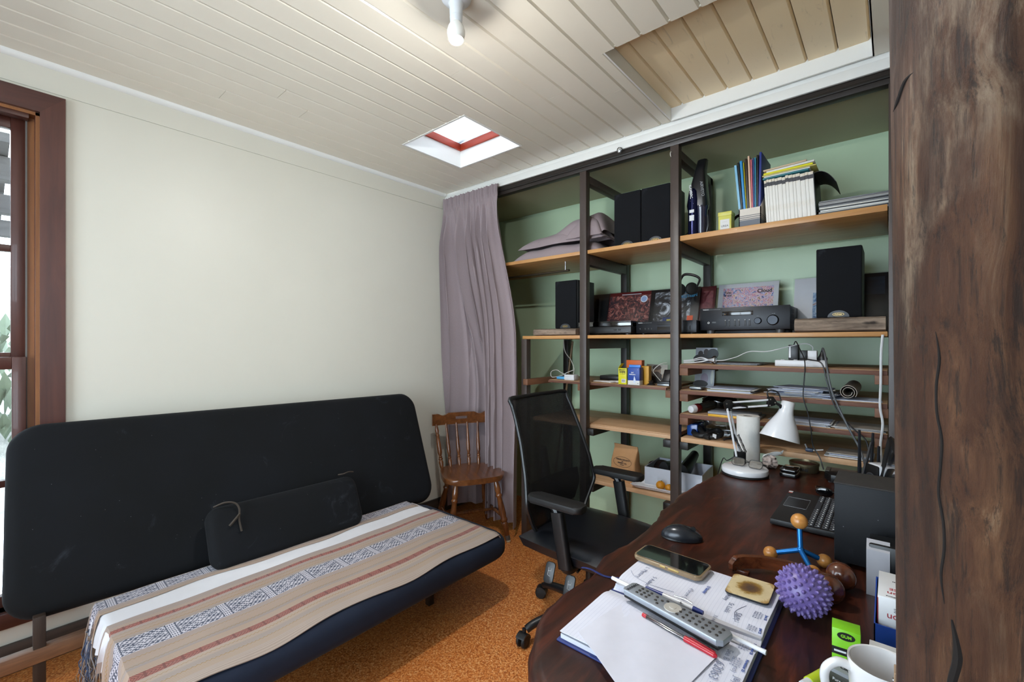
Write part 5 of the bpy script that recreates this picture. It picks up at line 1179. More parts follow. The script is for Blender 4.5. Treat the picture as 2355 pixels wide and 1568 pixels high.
o = thing('magazine', 'glossy magazine with a bright yellow spine', 'magazine', (-.60, 2.44, ZCc)); obj('spine', bx(B(), -.115, .115, -.062, -.05, 0, .011, .002), K('yellow_spine', 'd6a01c', .4), o); obj('cover', bx(B(), -.115, .115, -.051, .11, 0, .011, .001), M_MAGD, o); obj('insert', bx(B(), -.118, .10, -.055, .09, .0115, .022, .001), M_GREYPAP, o)
paper_pile('paper_stack', 'stack of white papers behind the lamp shade', 'paper', -.32, 2.47, ZCc, .22, .16, [M_PAPER, M_BLUEPAP, M_GREYPAP], 8, .008)
paper_pile('paper_stack', 'thin stack of papers at the right of the lower chipboard shelf', 'paper', -.11, 2.47, ZCc, .17, .17, [M_PAPER, M_GREYPAP, MATS['kraft_white']], 6, .008)
# lower pine shelf over the desk
small_box('blue_box', 'translucent blue plastic box beside the middle post', 'box', -.845, -.79, 2.45, 2.60, ZL, .062, K('blue_plastic', '1f4fa0', .25, coat=.3), .004)
o = thing('clear_container', 'clear plastic takeaway container with grey lid', 'container', (-.73, 2.60, ZL)); f = B(); prism(f, rrect(.17, .13, .03, 5), .012, .085); obj('tub', f, M_CLEAR, o); f = B(); prism(f, rrect(.18, .14, .032, 5), .085, .096, .003); obj('lid', f, glass_mat('grey_lid', 'b9bcc0', .12, .2), o)
obj('foot', bx(B(), -.07, .07, -.05, .05, 0, .012), M_CLEAR, o)
o = thing('black_strap', 'tangled black padded strap with a small white tag', 'strap', (-.73, 2.44, ZL+.0))
obj('loop', tube(B(), [(-.075, .05, .055), (-.05, .02, .04), (-.015, -.015, .018), (.025, -.035, .016), (.055, -.02, .02), (.06, .015, .034), (.03, .03, .04), (.0, .0, .028), (-.01, -.03, .014), (.02, -.045, .013)], .0125, 8), M_BLKR, o)
obj('loop', tube(B(), [(-.08, .03, .03), (-.07, -.01, .017), (-.03, -.03, .014), (.0, -.02, .022)], .014, 8), M_BLKR, o); obj('tag', box(B(), (.042, -.046, .024), (.018, .002, .022), 0, 1, (.3, .2, 0)), M_PRINTW, o)
o = thing('black_clamp', 'small black clamp on the pine shelf behind the lamp arm', 'clamp', (-.60, 2.46, ZL)); obj('body', bx(B(), -.02, .06, -.02, .03, .0, .035, .008), M_BLKR, o); obj('tip', tube(B(), [(-.018, 0, .012), (-.04, -.03, .010), (-.052, -.04, .006)], .005, 8), M_BLKR, o)
o = thing('toy_car', 'tiny blue and grey toy on the pine shelf above the tin', 'toy', (-.285, 2.43, ZL)); obj('body', bx(B(), -.018, .012, -.012, .012, .003, .018, .004), K('toy_blue', '2c3e58', .4), o); obj('stick', tube(B(), [(.005, -.005, .010), (.05, -.01, .020)], .003, 6), M_PAPER, o); obj('stick', tube(B(), [(-.012, 0, .015), (-.02, 0, .035)], .003, 6), M_GREYP, o)
paper_pile('receipt_pile', 'crumpled receipts and papers on the pine shelf behind the router', 'paper', -.145, 2.45, ZL, .15, .13, [M_BLUEPAP, M_PAPER, MATS['kraft_white']], 6, .012, .003)

# ---- lowest shelf
M_KRAFT = K('kraft_paper', 'b98a5c', .7, var=.1, bump=.1); 
o = thing('paper_bag', 'folded kraft paper bag with an oval stamp on the lowest shelf', 'bag', (-1.235, 2.52, ZBOT), math.radians(-7))
bm = B(); R = []
for z, w_, d_ in ((0, .085, .040), (.05, .086, .042), (.12, .083, .034), (.17, .082, .018), (.195, .082, .005), (.215, .082, .003)):
    R.append([bm.verts.new((p[0]+.003*math.sin(z*60+p[0]*40), p[1]+.002*math.sin(p[0]*70+z*40), z)) for p in rrect(w_*2, d_*2, d_*.35, 4)])
for i in range(len(R)-1): bridge(bm, R[i], R[i+1])
bm.faces.new(R[-1]); bm.faces.new(list(reversed(R[0]))); obj('body', bm, M_KRAFT, o, 35)
t_ = face_m((0, -.036, .118), (1, 0, 0), (0, .22, 1)); obj('oval_stamp', tube(B(), [t_ @ Vector((.062*math.cos(a*PI/14), .030*math.sin(a*PI/14), .003)) for a in range(28)], .0007, 4, False, closed=True), M_INK, o)
for s, y, sz in (('TURKISH DELIGHTS', .013, .011), ('fresh', .003, .006), ('BAKERY CO.', -.007, .011), ('handmade', -.017, .006)): lettering(s, sz, M_INK, o, face_m(t_ @ Vector((0, y, .003)), (1, 0, 0), (0, .22, 1)), bold=.0002)
obj('window_patch', bx(B(), -.07, .02, -.0415, -.039, .028, .062), K('dark_patch', '3a2f2a', .3), o)
small_box('pine_offcut', 'small pine offcut behind the paper bag', 'wood block', -1.36, -1.325, 2.58, 2.64, ZBOT, .05, M_PINER, .001)
o = thing('knitted_hat', 'dark striped knitted hat lying behind the bag', 'hat', (-1.10, 2.73, ZBOT)); obj('crown', lathe(B(), [(.09, 0), (.10, .012), (.095, .05), (.07, .085), (.03, .10), (.001, .103)], seg=28), artmat('striped_knit', ['14100f', '2a1712', '4a2a1c'], 30, .9), o)
bxs = thing('shoe_box', 'open white cardboard box on the lowest shelf', 'box', (-.96, 2.65, ZBOT), math.radians(4)); M_CARD = K('white_card', 'c6ccd8', .6)
f = B(); bx(f, -.16, .16, -.13, -.126, 0, .11); bx(f, -.16, .16, .126, .13, 0, .11); bx(f, -.16, -.156, -.126, .126, 0, .11); bx(f, .156, .16, -.126, .126, 0, .11); bx(f, -.16, .16, -.13, .13, 0, .003); obj('carton', f, M_CARD, bxs)
for i, (x, a) in enumerate(((-.06, .3), (.05, .15))):
    o = thing('black_shoe', ('black shoe lying in the white box, left one', 'black shoe standing in the white box, right one')[i], 'shoe', (-.96+x, 2.66, ZBOT+.012)); f = B(); R = []
    for q in range(9):
        t_ = q/8; w_ = .034*(1-.25*abs(t_-.3)*1.4); hh = (.055-.03*t_); R.append([f.verts.new((w_*math.cos(k*PI/6), -.09+.2*t_, .045+hh*max(math.sin(k*PI/6), -.6)+.075*i*t_+.03)) for k in range(12)])
    for q in range(8): bridge(f, R[q], R[q+1])
    f.faces.new(list(reversed(R[0]))); f.faces.new(R[-1]); obj('upper', f, M_BLACK, o); obj('sole', bx(B(), -.03, .03, -.09, .11, .0, .03, .008), M_BLKR, o)
tr = thing('serving_tray', 'shallow white patterned melamine tray holding fruit', 'tray', (-.99, 2.475, ZBOT), math.radians(5))
f = B(); sheet(f, lambda u, v: ((u-.5)*.33, (v-.5)*.115, .004+.022*max(abs(2*u-1)**8, abs(2*v-1)**6)), 34, 16, .003); obj('dish', f, artmat('white_leaf_pattern', ['8b90a0', 'c9cdd6', 'd6d9e0', 'dfe1e6'], 30, .3, 3, (.28, .5)), tr)
for i, (x, c, r_) in enumerate(((-1.00, 'd28a14', .026), (-.953, 'c9861a', .021), (-.928, 'b8791c', .019))):
    o = thing('orange_fruit', ('largest', 'middle', 'smallest')[i]+' orange citrus fruit on the white tray', 'fruit', (x, 2.475, ZBOT+.006)); f = B(); ball(f, (0, 0, r_*.93), (r_, r_, r_*.93), 18, 12); obj('peel', f, K('orange_peel_%d' % i, c, .45, bump=.2, scale=120), o); obj('stem', cyl(B(), (.004, 0, r_*1.82), (.004, 0, r_*1.95), .003, .002, 6), K('stem_green', '4d5a2a', .7), o)
# ---------------------------------------------------------------- things on the desk
M_LAMPW = K('white_enamel_lamp', 'dfe0e4', .18, coat=.6, var=.02); M_TOWEL = K('white_towel_paper', 'd9d8d4', .95, bump=.25, scale=90)
# adjustable desk lamp
lm = thing('desk_lamp', 'white spring-arm desk lamp with bell shade on the desk', 'lamp', (-.475, 2.075, DZ)); LO = Vector((-.475, 2.075, DZ)); q_ = lambda x, y, z: Vector((x, y, z))-LO
obj('base', lathe(B(), [(.082, .008), (.088, .010), (.090, .018), (.088, .028), (.080, .034), (.001, .036)], seg=40), M_LAMPW, lm); obj('base_foot', lathe(B(), [(.080, 0), (.0895, .002), (.0895, .009), (.080, .010)], seg=40), M_BLKR, lm)
fwd = Vector((-.648, .762, 0)); rgt = Vector((.762, .648, 0))
P0, P1, P2 = q_(-.508, 2.102, .832), q_(-.540, 2.075, 1.050), q_(-.403, 2.191, 1.063)
bk = obj('arm_bracket', box(B(), P0+Vector((.006, .006, -.012)), (.044, .024, .060), .003, 2, (0, 0, math.radians(40))), M_BLACK, lm)
f = B(); 
for dx, dd in ((-.010, -.008), (.012, .006)): tube(f, [P0+rgt*dx+fwd*dd, P1+rgt*dx*.8+fwd*dd+Vector((0, 0, -.012))], (.0045), 6, False)
obj('lower_arm', f, M_LAMPW, lm)
f = B()
for dz in (.011, -.013): tube(f, [P1+Vector((0, 0, dz)), P2+Vector((0, 0, dz))], .0045, 6, False)
obj('upper_arm', f, M_LAMPW, lm)
for s_, a_, b_ in ((0, P0+rgt*.018+Vector((0, 0, .014)), P0.lerp(P1, .42)+rgt*-.002), (1, P0+rgt*.034+Vector((0, 0, .014)), P0.lerp(P1, .42)+rgt*.018)):
    sp_ = B(); n = 70; d_ = b_-a_; aa, bb_ = frame_at(d_); tube(sp_, [a_+d_*(i/n)+aa*.0045*math.cos(i*1.5)+bb_*.0045*math.sin(i*1.5) for i in range(n+1)], .0016, 5, False); obj('spring', sp_, M_BLACK, lm)
obj('strut', tube(B(), [P1+rgt*.012+Vector((0, 0, .008)), P1.lerp(P2, .46)+Vector((0, 0, -.014))], .005, 8, False), M_BLACK, lm)
def joint(c, pts):
    f = B(); prism(f, pts, -.010, .010, .002, 2, face_m(c, rgt, (0, 0, 1))); return f
el = obj('elbow_joint', joint(P1, [(-.018, .012), (-.006, .024), (.012, .022), (.018, .004), (.010, -.022), (-.008, -.026), (-.016, -.004)]), M_BLACK, lm)
hd = obj('head_joint', joint(P2, [(-.008, .022), (.010, .026), (.026, .004), (.018, -.012), (-.012, -.020)]), M_BLACK, lm)
for c, par in ((P1+rgt*-.012+Vector((0, 0, .008)), el), (P1+rgt*.006+Vector((0, 0, -.017)), el), (P1+rgt*-.006+Vector((0, 0, -.018)), el), (P2+rgt*-.004+Vector((0, 0, .014)), hd), (P2+rgt*-.006+Vector((0, 0, -.012)), hd), (P2+rgt*.016, hd)):
    obj('rivet', cyl(B(), c-fwd*.0095, c-fwd*.012, .0032, None, 10), M_CHROME, par)
N0, N1 = q_(-.342, 2.244, 1.066), q_(-.356, 2.232, .905)
obj('shade_arm', tube(B(), [P2+rgt*.02, P2+rgt*.045+Vector((0, 0, -.014)), N0.lerp(N1, .28)+rgt*-.020], [.005, .007, .006], 8, False), M_BLACK, lm)
axis = (N1-N0).normalized(); axis = (axis+rgt*.0).normalized()
ax_m = axis_m(N0, N0+(axis+rgt*-.16+fwd*-.05)); Lh = .165
pr0 = [(.020, 0), (.0255, .003), (.0265, .035), (.031, .055), (.045, .085), (.060, .115), (.071, .145), (.0775, Lh)]
f = B(); lathe(f, pr0+[(r-.002, z) for r, z in reversed(pr0[1:])]+[(.001, .006)], seg=44, M=ax_m, cap=False); obj('shade', f, M_LAMPW, lm, 60)
obj('bulb', ball(B(), (0, 0, .09), (.024, .024, .032), 14, 10, ax_m), M_WPL, lm)
obj('cable', tube(B(), [q_(-.406, 2.189, 1.078), q_(-.412, 2.184, 1.104), q_(-.398, 2.196, 1.116), q_(-.376, 2.214, 1.104), q_(-.366, 2.222, 1.07)], .0026, 6), M_CBLK, lm)
obj('cable', tube(B(), [P0+rgt*-.01, P0+rgt*-.06+Vector((0, .05, -.03)), q_(-.59, 2.18, .79), q_(-.62, 2.2, .70)], .0022, 6), M_CBLK, lm)
# spectacles on the lamp base
gl = thing('spectacles', 'black-rimmed reading glasses lying on the lamp base', 'glasses', (-.463, 2.058, DZ+.036))
dirg = Vector((.98, -.15, 0)).normalized(); nrm = Vector((.15, .98, 0))
for s_ in (-1, 1):
    c = dirg*s_*.034+Vector((0, 0, .017)); R = face_m(c, dirg, Vector((0, 0, 1))+nrm*.55); pts = [R @ Vector((x*1.0, y, 0)) for x, y in rrect(.052, .032, .011, 4)]
    obj('rim', tube(B(), pts, .0017, 5, False, closed=True), M_BLACK, gl); lens = B(); prism(lens, rrect(.050, .030, .010, 4), -.0006, .0006, 0, 1, R); obj('lens', lens, M_CLEAR, gl)
    obj('temple', tube(B(), [c+dirg*s_*.027+Vector((0, 0, .006)), c+dirg*s_*.024+nrm*.05+Vector((0, 0, -.010)), c-dirg*s_*.02+nrm*.068+Vector((0, 0, -.014))], [.0022, .0016, .0014], 5), M_BLACK, gl)
obj('bridge', tube(B(), [dirg*-.010+Vector((0, 0, .022)), Vector((0, 0, .025)), dirg*.010+Vector((0, 0, .022))], .0018, 5), M_BLACK, gl)
# paper towel and tissue
o = thing('paper_towel_roll', 'upright white paper towel roll behind the lamp', 'paper towel', (-.500, 2.245, DZ)); obj('roll', lathe(B(), [(.047, .001), (.0475, .004), (.0475, .221), (.046, .224), (.020, .2235), (.0195, .21), (.0195, .012), (.046, .0015)], seg=40, closed=True), M_TOWEL, o); obj('core', lathe(B(), [(.0195, .003), (.0195, .222), (.0180, .222), (.0180, .003)], seg=30, closed=True), K('grey_card_core', '8a8078', .8), o)
o = thing('crumpled_tissue', 'crumpled used tissue beside the paper towel roll', 'tissue', (-.415, 2.245, DZ)); f = B(); ball(f, (0, 0, .028), (.030, .028, .028), 18, 12); random.seed(3)
for v_ in f.verts: v_.co += (v_.co-Vector((0, 0, .028)))*random.uniform(-.28, .25); v_.co.z = max(v_.co.z, .0005)
obj('ball', f, K('pinkish_tissue', 'b8a8a0', .95), o, 20); obj('torn_corner', sheet(B(), lambda u, v: (-.024+.075*u*.9+.008*v, -.018+.028*v+.012*u, .048+.030*u+.010*math.sin(v*4+u*3)), 8, 5, .0012), M_TOWEL, o)
# earbud case, tobacco tin
o = thing('earbud_case', 'glossy black hinged case between the lamp and the tin', 'case', (-.325, 2.175, DZ), math.radians(-4)); M_GLB = K('gloss_black', '08080a', .08, coat=.6)
obj('base', bx(B(), -.031, .031, -.042, .042, 0, .020, .006, 3), M_GLB, o); obj('lid', bx(B(), -.031, .031, -.041, .042, .0205, .036, .007, 3), M_GLB, o); lettering('BOSE', .010, M_GREYP, o, face_m((0, .006, .0363), (1, 0, 0), (0, 1, 0)))
o = thing('round_tin', 'round gold-grey open tin with dark brown contents', 'tin', (-.293, 2.305, DZ)); M_TIN = K('aged_tin', '8a7f63', .35, metal=.85)
obj('body', lathe(B(), [(.053, 0), (.054, .002), (.054, .026), (.056, .027), (.056, .036), (.053, .037), (.052, .028), (.052, .004), (.001, .003)], seg=44, cap=False), M_TIN, o); obj('contents', lathe(B(), [(.0515, .026), (.04, .030), (.02, .033), (.001, .033)], seg=30), artmat('brown_leaf', ['1a0d08', '3a1a10', '6a2f18', '8a4a2a'], 60, .7, 2), o); lettering('FINE', .016, M_INK, o, face_m((.006, -.0545, .013), (1, 0.05, 0), (0, 0, 1)), bold=.0004)
# laptop
lp_ = thing('laptop', 'open black laptop half hidden by the tall black box', 'laptop', (-.165, 1.715, DZ)); M_LAP = K('matt_black_laptop', '121214', .5, var=.12, scale=90)
f = B(); bx(f, -.120, .120, -.168, .168, .004, .021, .003); obj('base', f, M_LAP, lp_)
for sx in (-1, 1):
    for sy in (-1, 1): obj('foot', bx(B(), sx*.10-.008, sx*.10+.008, sy*.14-.008, sy*.14+.008, 0, .005), M_BLKR, lp_)
tp = B(); prism(tp, rrect(.064, .104, .003, 3, (-.077, .035)), .0208, .0216); obj('trackpad', tp, K('trackpad_black', '0e0e10', .3), lp_)
obj('trackpad_outline', tube(B(), [(x-.077, y+.035, .0216) for x, y in rrect(.064, .104, .003, 3)], .0005, 4, False, closed=True), M_GREYP, lp_)
obj('sticker', bx(B(), -.118, -.106, .148, .164, .021, .0214), M_PRINTW, lp_); obj('sticker', bx(B(), -.118, -.106, .140, .148, .021, .0214), K('sticker_red', 'b0483a', .5), lp_)
M_KEY = K('grey_key', '34373d', .45); km = B(); bx(km, -.0078, .0078, -.0078, .0078, 0, .0025, .001, 1); k0 = obj('key', km, M_KEY, lp_); ks = B(); bx(ks, -.0078, .0078, -.042, .042, 0, .0025, .001, 1); first = True
lg_ = B(); bx(lg_, -.002, .002, -.0025, .0025, 0, .0004); lgm = lg_; leg0 = obj('key_legend', lgm, M_PRINTW, k0); leg0.location = (.0015, .0, .0025)
sb_ = obj('key', ks, M_KEY, lp_); sb_.location = (-.018, .045, .021)
for r_ in range(6):
    for c_ in range(17):
        x, y = -.018+r_*.0178, -.152+c_*.0190
        if r_ == 0 and .0 < y < .09: continue
        if first: k = k0; first = False
        else:
            k = k0.copy(); COL.objects.link(k); k.parent = lp_; lg2 = leg0.copy(); COL.objects.link(lg2); lg2.parent = k
        k.location = (x, y, .021)
f = B(); bx(f, -.003, .003, -.168, .168, 0, .225, .002); sc_ = obj('screen', f, M_LAP, lp_); sc_.location = (.121, 0, .016); sc_.rotation_euler = (0, math.radians(22), 0)
f = B(); bx(f, -.0038, -.0028, -.155, .155, .018, .212); obj('display', f, K('dark_display', '0c0e12', .1, coat=.4), sc_)
# tall black box (subwoofer)
o = thing('black_box_speaker', 'tall plain black box standing on the desk in front of the laptop', 'speaker', (0.0, 1.44, DZ)); obj('cabinet', bx(B(), -.111, .10, -.066, .066, .012, .205, .002), mat_fabric('matt_black_vinyl', '0f1114', '16181d', 500, .55, True), o); obj('top_panel', bx(B(), -.112, .101, -.067, .067, .204, .208, .001), K('dusty_black_top', '2c2826', .8, var=.25, scale=220), o)
for sx in (-.09, .08):
    for sy in (-.05, .05): obj('foot', cyl(B(), (sx, sy, 0), (sx, sy, .013), .010, None, 12), M_BLKR, o)
# router with antennas
o = thing('wifi_router', 'black angular router with upright antennas at the back of the desk', 'router', (-.135, 2.235, DZ)); f = B(); prism(f, [(-.075, -.03), (-.05, -.075), (.07, -.075), (.07, .06), (-.075, .06)], .004, .034, .004, 2); obj('case', f, M_BLACK, o); obj('vent_strip', bx(B(), -.074, -.060, -.02, .05, .0335, .036), K('grey_ports', '4a463e', .6), o)
for nm, a_, b_ in (('antenna', (.034, .045, .030), (.034, .035, .205)), ('antenna', (.046, -.04, .030), (.072, .01, .165)), ('antenna', (.070, .055, .03), (.076, .058, .195)), ('antenna', (.092, .055, .06), (.094, .058, .145))):
    d_ = Vector(b_)-Vector(a_); a2 = Vector(a_)+d_*.12
    f = B(); tube(f, [a_, a2, Vector(a_)+d_*.4, b_], [.007, .0075, .0062, .0050], 6, False); obj(nm, f, K('antenna_grey', '1c1e24', .35), o)
obj('feet', bx(B(), -.06, .06, -.06, .05, 0, .005), M_BLKR, o)
o = thing('mini_speaker', 'small white desktop speaker with black driver by the router', 'speaker', (-.035, 2.14, DZ), math.radians(-50)); obj('housing', bx(B(), -.031, .031, -.028, .04, 0, .108, .012, 4), M_LAMPW, o); obj('baffle', bx(B(), -.029, .029, -.031, -.026, .004, .104, .004), M_BLACK, o); f = B(); lathe(f, [(.020, 0), (.024, .004), (.021, .005), (.012, .001), (.010, .004), (.001, .006)], seg=24, M=FRONT((0, -.031, .052))); obj('driver', f, K('driver_grey', '3a3a3c', .3), o); f = B(); ball(f, (0, -.034, .052), (.009, .004, .009), 12, 8); obj('dust_cap', f, M_CHROME, o)
o = thing('tablet_frame', 'black framed tablet leaning behind the black box', 'tablet', (.0, 1.96, DZ)); C4 = [Vector((-.004, 2.124, .972)), Vector((.021, 1.857, .95)), Vector((.012, 1.845, .785)), Vector((-.036, 2.10, .785))]; C4 = [c-Vector((0, 1.96, DZ)) for c in C4]
for i in range(4):
    a_, b_ = C4[i], C4[(i+1) % 4]; f = B(); tube(f, [a_, b_], .010, 4, False); obj('frame_bar', f, M_BLACK, o)
f = B(); n_ = (C4[1]-C4[0]).cross(C4[3]-C4[0]).normalized()*.002; f.faces.new([f.verts.new(c+n_) for c in C4]); f.faces.new([f.verts.new(c-n_) for c in reversed(C4)]); obj('screen', f, MATS['dark_display'], o)
o = thing('sunglasses', 'dark sunglasses lying between the router and the laptop', 'sunglasses', (-.155, 1.955, DZ)); 
for s_ in (-1, 1):
    f = B(); ball(f, (s_*.032, 0, .018), (.027, .005, .017), 16, 8); obj('lens', f, M_GLB, o); obj('temple', tube(B(), [(s_*.058, .002, .024), (s_*.062, .06, .018), (s_*.05, .11, .004)], .0025, 6), K('tortoise', '3a1f14', .2), o)
obj('bridge', tube(B(), [(-.008, -.002, .022), (.008, -.002, .022)], .003, 6, False), M_GLB, o)
o = thing('earbud', 'tiny white earbud at the back edge of the laptop', 'earbud', (-.186, 1.905, DZ)); f = B(); ball(f, (0, 0, .007), .007, 12, 8); obj('bud', f, M_WPL, o); obj('stem', cyl(B(), (.003, 0, .004), (.016, .006, .003), .003, None, 8), M_WPL, o)
# mouse
ms = thing('computer_mouse', 'dark grey computer mouse near the live edge of the desk', 'mouse', (-.455, 1.278, DZ), math.radians(22)); M_MOUSE = K('gunmetal_mouse', '23262c', .25, metal=.2)
f = B(); ball(f, (0, 0, 0), (1, 1, 1), 26, 16)
for v_ in f.verts:
    x, y, z = v_.co; v_.co = (x*.056, y*.033*(1-.12*x*x+.05*x), .004+max(z, 0)**.8*.034*(1-.28*(x+.25)**2)-(0 if z > 0 else .0035*min(1, -z*3)))
obj('shell', f, M_MOUSE, ms, 60); obj('wheel', cyl(B(), (.030, -.004, .0295), (.030, .004, .0295), .007, None, 14), M_BLKR, ms); obj('seam', tube(B(), [(.006, 0, .0372), (.030, 0, .0345), (.050, 0, .022)], .0008, 4), M_BLACK, ms); obj('skirt', lathe(B(), [(.9, .0), (1.0, .002), (.98, .006)], seg=30, M=Matrix.Diagonal((.056, .033, 1, 1))), M_BLACK, ms)
# diary
def page_mat(nm):
    t = NT(nm); x, y, z = t.xyz(t.obj()); l = t.math('LESS_THAN', t.math('FRACT', t.math('MULTIPLY', x, 140.0)), .10); n = t.noise(t.obj(), 30, 3)
    t.color(t.mix(t.math('MULTIPLY', l, .32), t.mix(n, lin('cfd0df'), lin('dcdde8')), lin('9aa0b8'))); t.rough(.8); return t.m
di = thing('diary', 'open navy diary with handwritten ruled pages', 'diary', (-.325, .90, DZ)); M_NCOV = K('navy_book_cloth', '1d2b66', .5); M_PAGE = page_mat('ruled_diary_page')
obj('cover', bx(B(), -.152, .150, -.212, .205, 0, .004, .0015), M_NCOV, di); obj('cover_spine', bx(B(), -.152, .150, -.012, .012, .003, .006, .001), M_NCOV, di)
pz = lambda a: .006+.016*math.sin(min(1, a*4.5)*PI/2)*(1-.10*a)
obj('left_page', sheet(B(), lambda u, v: (-.148+.292*u, .004+.195*v, pz(v)+.0012*math.sin(u*7+v*4)), 24, 24, .0012), M_PAGE, di); obj('right_page', sheet(B(), lambda u, v: (-.148+.292*u, -.004-.202*v, pz(v)*.82+.0008*math.sin(u*6)), 24, 24, .0012), M_PAGE, di)
f = B(); bx(f, -.147, .143, .012, .198, .004, .0165); obj('page_block', f, K('page_edge_white', 'c4c4cc', .9), di); f = B(); bx(f, -.147, .143, -.205, -.012, .004, .0125); obj('page_block', f, MATS['page_edge_white'], di)
M_HAND = K('grey_handwriting', '7d8298', .8); M_PRB = K('blue_print', '5566a0', .8)
WR = lambda x, y, z: face_m((x, y, z), (0, -1, 0), (1, 0, 0))
for s, x, y, sz in (('L  Mystery', .075-.19, .085, .014), ('5 Aubut', -.085, .060, .014), ('4 brunt (2)', -.005, .060, .013), ('1.15 Abby', .062, .115, .013), ('St Lukk', .075, .065, .014), ('S&M', .095, .045, .016), ('Th 44', .060, .020, .010)): lettering(s, sz, M_HAND, di, WR(x, y, pz(y/.2)+.0022), extrude=.0002, bold=-.0002)
for s, x, y, sz in (('62063', .105, -.125, .020), ('See B', .110, -.075, .014), ('no)', .128, -.105, .012), ('J&y L', .136, -.135, .014)): lettering(s, sz, M_HAND, di, WR(x, y, pz(.5)*.82+.002), extrude=.0002, bold=-.0002)
for s, x, y, z in (('30 Monday', .108, -.178, pz(.8)*.82+.002), ('13 Sunday', .02, .105, pz(.5)+.0022)): lettering(s, .009, M_PRB, di, WR(x, y, z), extrude=.0002, bold=.0002)
for i, (s, x, y) in enumerate((('June 25', .139, .075), ('August 25', .139, .030), ('September 25', .139, -.030), ('November 25', .139, -.085))):
    z = (pz(abs(y)/.2) if y > 0 else pz(abs(y)/.2)*.82)+.0022; lettering(s, .0062, M_PRB, di, WR(x, y, z), extrude=.0002, bold=.0002)
    lettering('1 2 3 4 5 6 7\n8 9 10 11 12 13\n14 15 16 17 18\n19 20 21 22 23', .0042, M_HAND, di, WR(x-.014, y, z), extrude=.0002)
obj('bookmark_ribbon', sheet(B(), lambda u, v: (-.255+.115*u, .042+.010*u+.006*v, .0045+.003*math.sin(u*9)), 10, 1, .0008), M_NCOV, di)
# pen ruled lines: two long curved brackets on the right page
obj('pen_line', tube(B(), [(.062, -.03, .0145), (.088, -.07, .0155), (.10, -.12, .0155), (.104, -.20, .0155)], .0005, 4), M_HAND, di); obj('pen_line', tube(B(), [(.10, .095, .0235), (.088, .06, .0235), (.095, .03, .021)], .0005, 4), M_HAND, di); obj('pen_line', tube(B(), [(-.14, .075, .0235), (-.12, .055, .0235), (-.08, .046, .023), (-.03, .05, .0233)], .0005, 4), M_HAND, di)
# loose sheet
o = thing('loose_paper', 'blank white paper sheet lying across the lower diary page', 'paper', (-.34, .765, DZ+.0175)); q4 = [(-.444, .711), (-.424, .848), (-.228, .806), (-.262, .600)]
def ls(u, v):
    a = Vector((*q4[0], 0)).lerp(Vector((*q4[1], 0)), v); b = Vector((*q4[3], 0)).lerp(Vector((*q4[2], 0)), v); p = a.lerp(b, u); return (p.x+.34, p.y-.765, .001+.0018*math.sin(u*5+v*3)**2)
obj('sheet', sheet(B(), ls, 14, 12, .0006), K('clean_white_paper', 'd6d6e2', .8), o)
# phone
o = thing('mobile_phone', 'black mobile phone in a clear gold-edged case on the diary', 'phone', (-.402, 1.062, DZ+.0262), math.radians(-3)); f = B(); prism(f, rrect(.163, .078, .012, 5), 0, .0105, .003, 2); obj('case', f, K('clear_gold_case', '9a8468', .2, metal=.4), o); f = B(); prism(f, rrect(.154, .069, .009, 5), .0100, .0115, .0005, 1); obj('screen', f, K('phone_glass', '0a0b0c', .07, coat=.8), o)
for x0, x1 in ((-.012, .002), (.008, .034)): obj('side_button', bx(B(), x0, x1, -.0405, -.0385, .004, .008, .001), M_GOLD, o)
# remote
rm = thing('remote_control', 'silver remote control with rows of black buttons on the diary', 'remote', (-.322, .856, DZ+.0245), math.radians(-12)); M_SIL = K('silver_remote', '9ba0a8', .35, metal=.45)
f = B(); prism(f, [(-.106, -.014), (-.100, -.021), (.098, -.024), (.107, -.016), (.107, .016), (.098, .024), (-.100, .021), (-.106, .014)], .008, .020, .003, 2); obj('top_shell', f, M_SIL, rm); f = B(); prism(f, [(-.103, -.016), (.100, -.021), (.103, .014), (-.100, .018)], 0, .009, .002, 2); obj('bottom_shell', f, M_BLACK, rm)
M_RBT = K('brown_black_button', '3c3835', .4); b0 = B(); lathe(b0, [(.0030, 0), (.0028, .0014), (.001, .0019)], seg=10); rb0 = None
spots = [(-.076+.011*i, -.010+.010*j) for i in range(3) for j in range(3)]+[(-.040, .008), (-.036, -.004), (-.028, -.011), (-.026, .004), (-.018, .011)]+[(.016+.0128*i, -.012+.012*j) for i in range(7) for j in range(3)]
for x, y in spots:
    if rb0 is None: rb0 = obj('button', b0, M_RBT, rm); b_ = rb0
    else: b_ = rb0.copy(); COL.objects.link(b_); b_.parent = rm
    b_.location = (x, y, .0198)
f = B(); lathe(f, [(.0165, .0198), (.0160, .0212), (.0065, .0214), (.0060, .0222), (.001, .0224)], seg=28); pad_ = obj('navigation_pad', f, K('cream_pad', 'b9b4ac', .4), rm); f.free if False else None
lettering('YAMAHA', .009, M_INK, rm, face_m((-.094, 0, .0201), (0, -1, 0), (1, 0, 0)), bold=.0003)
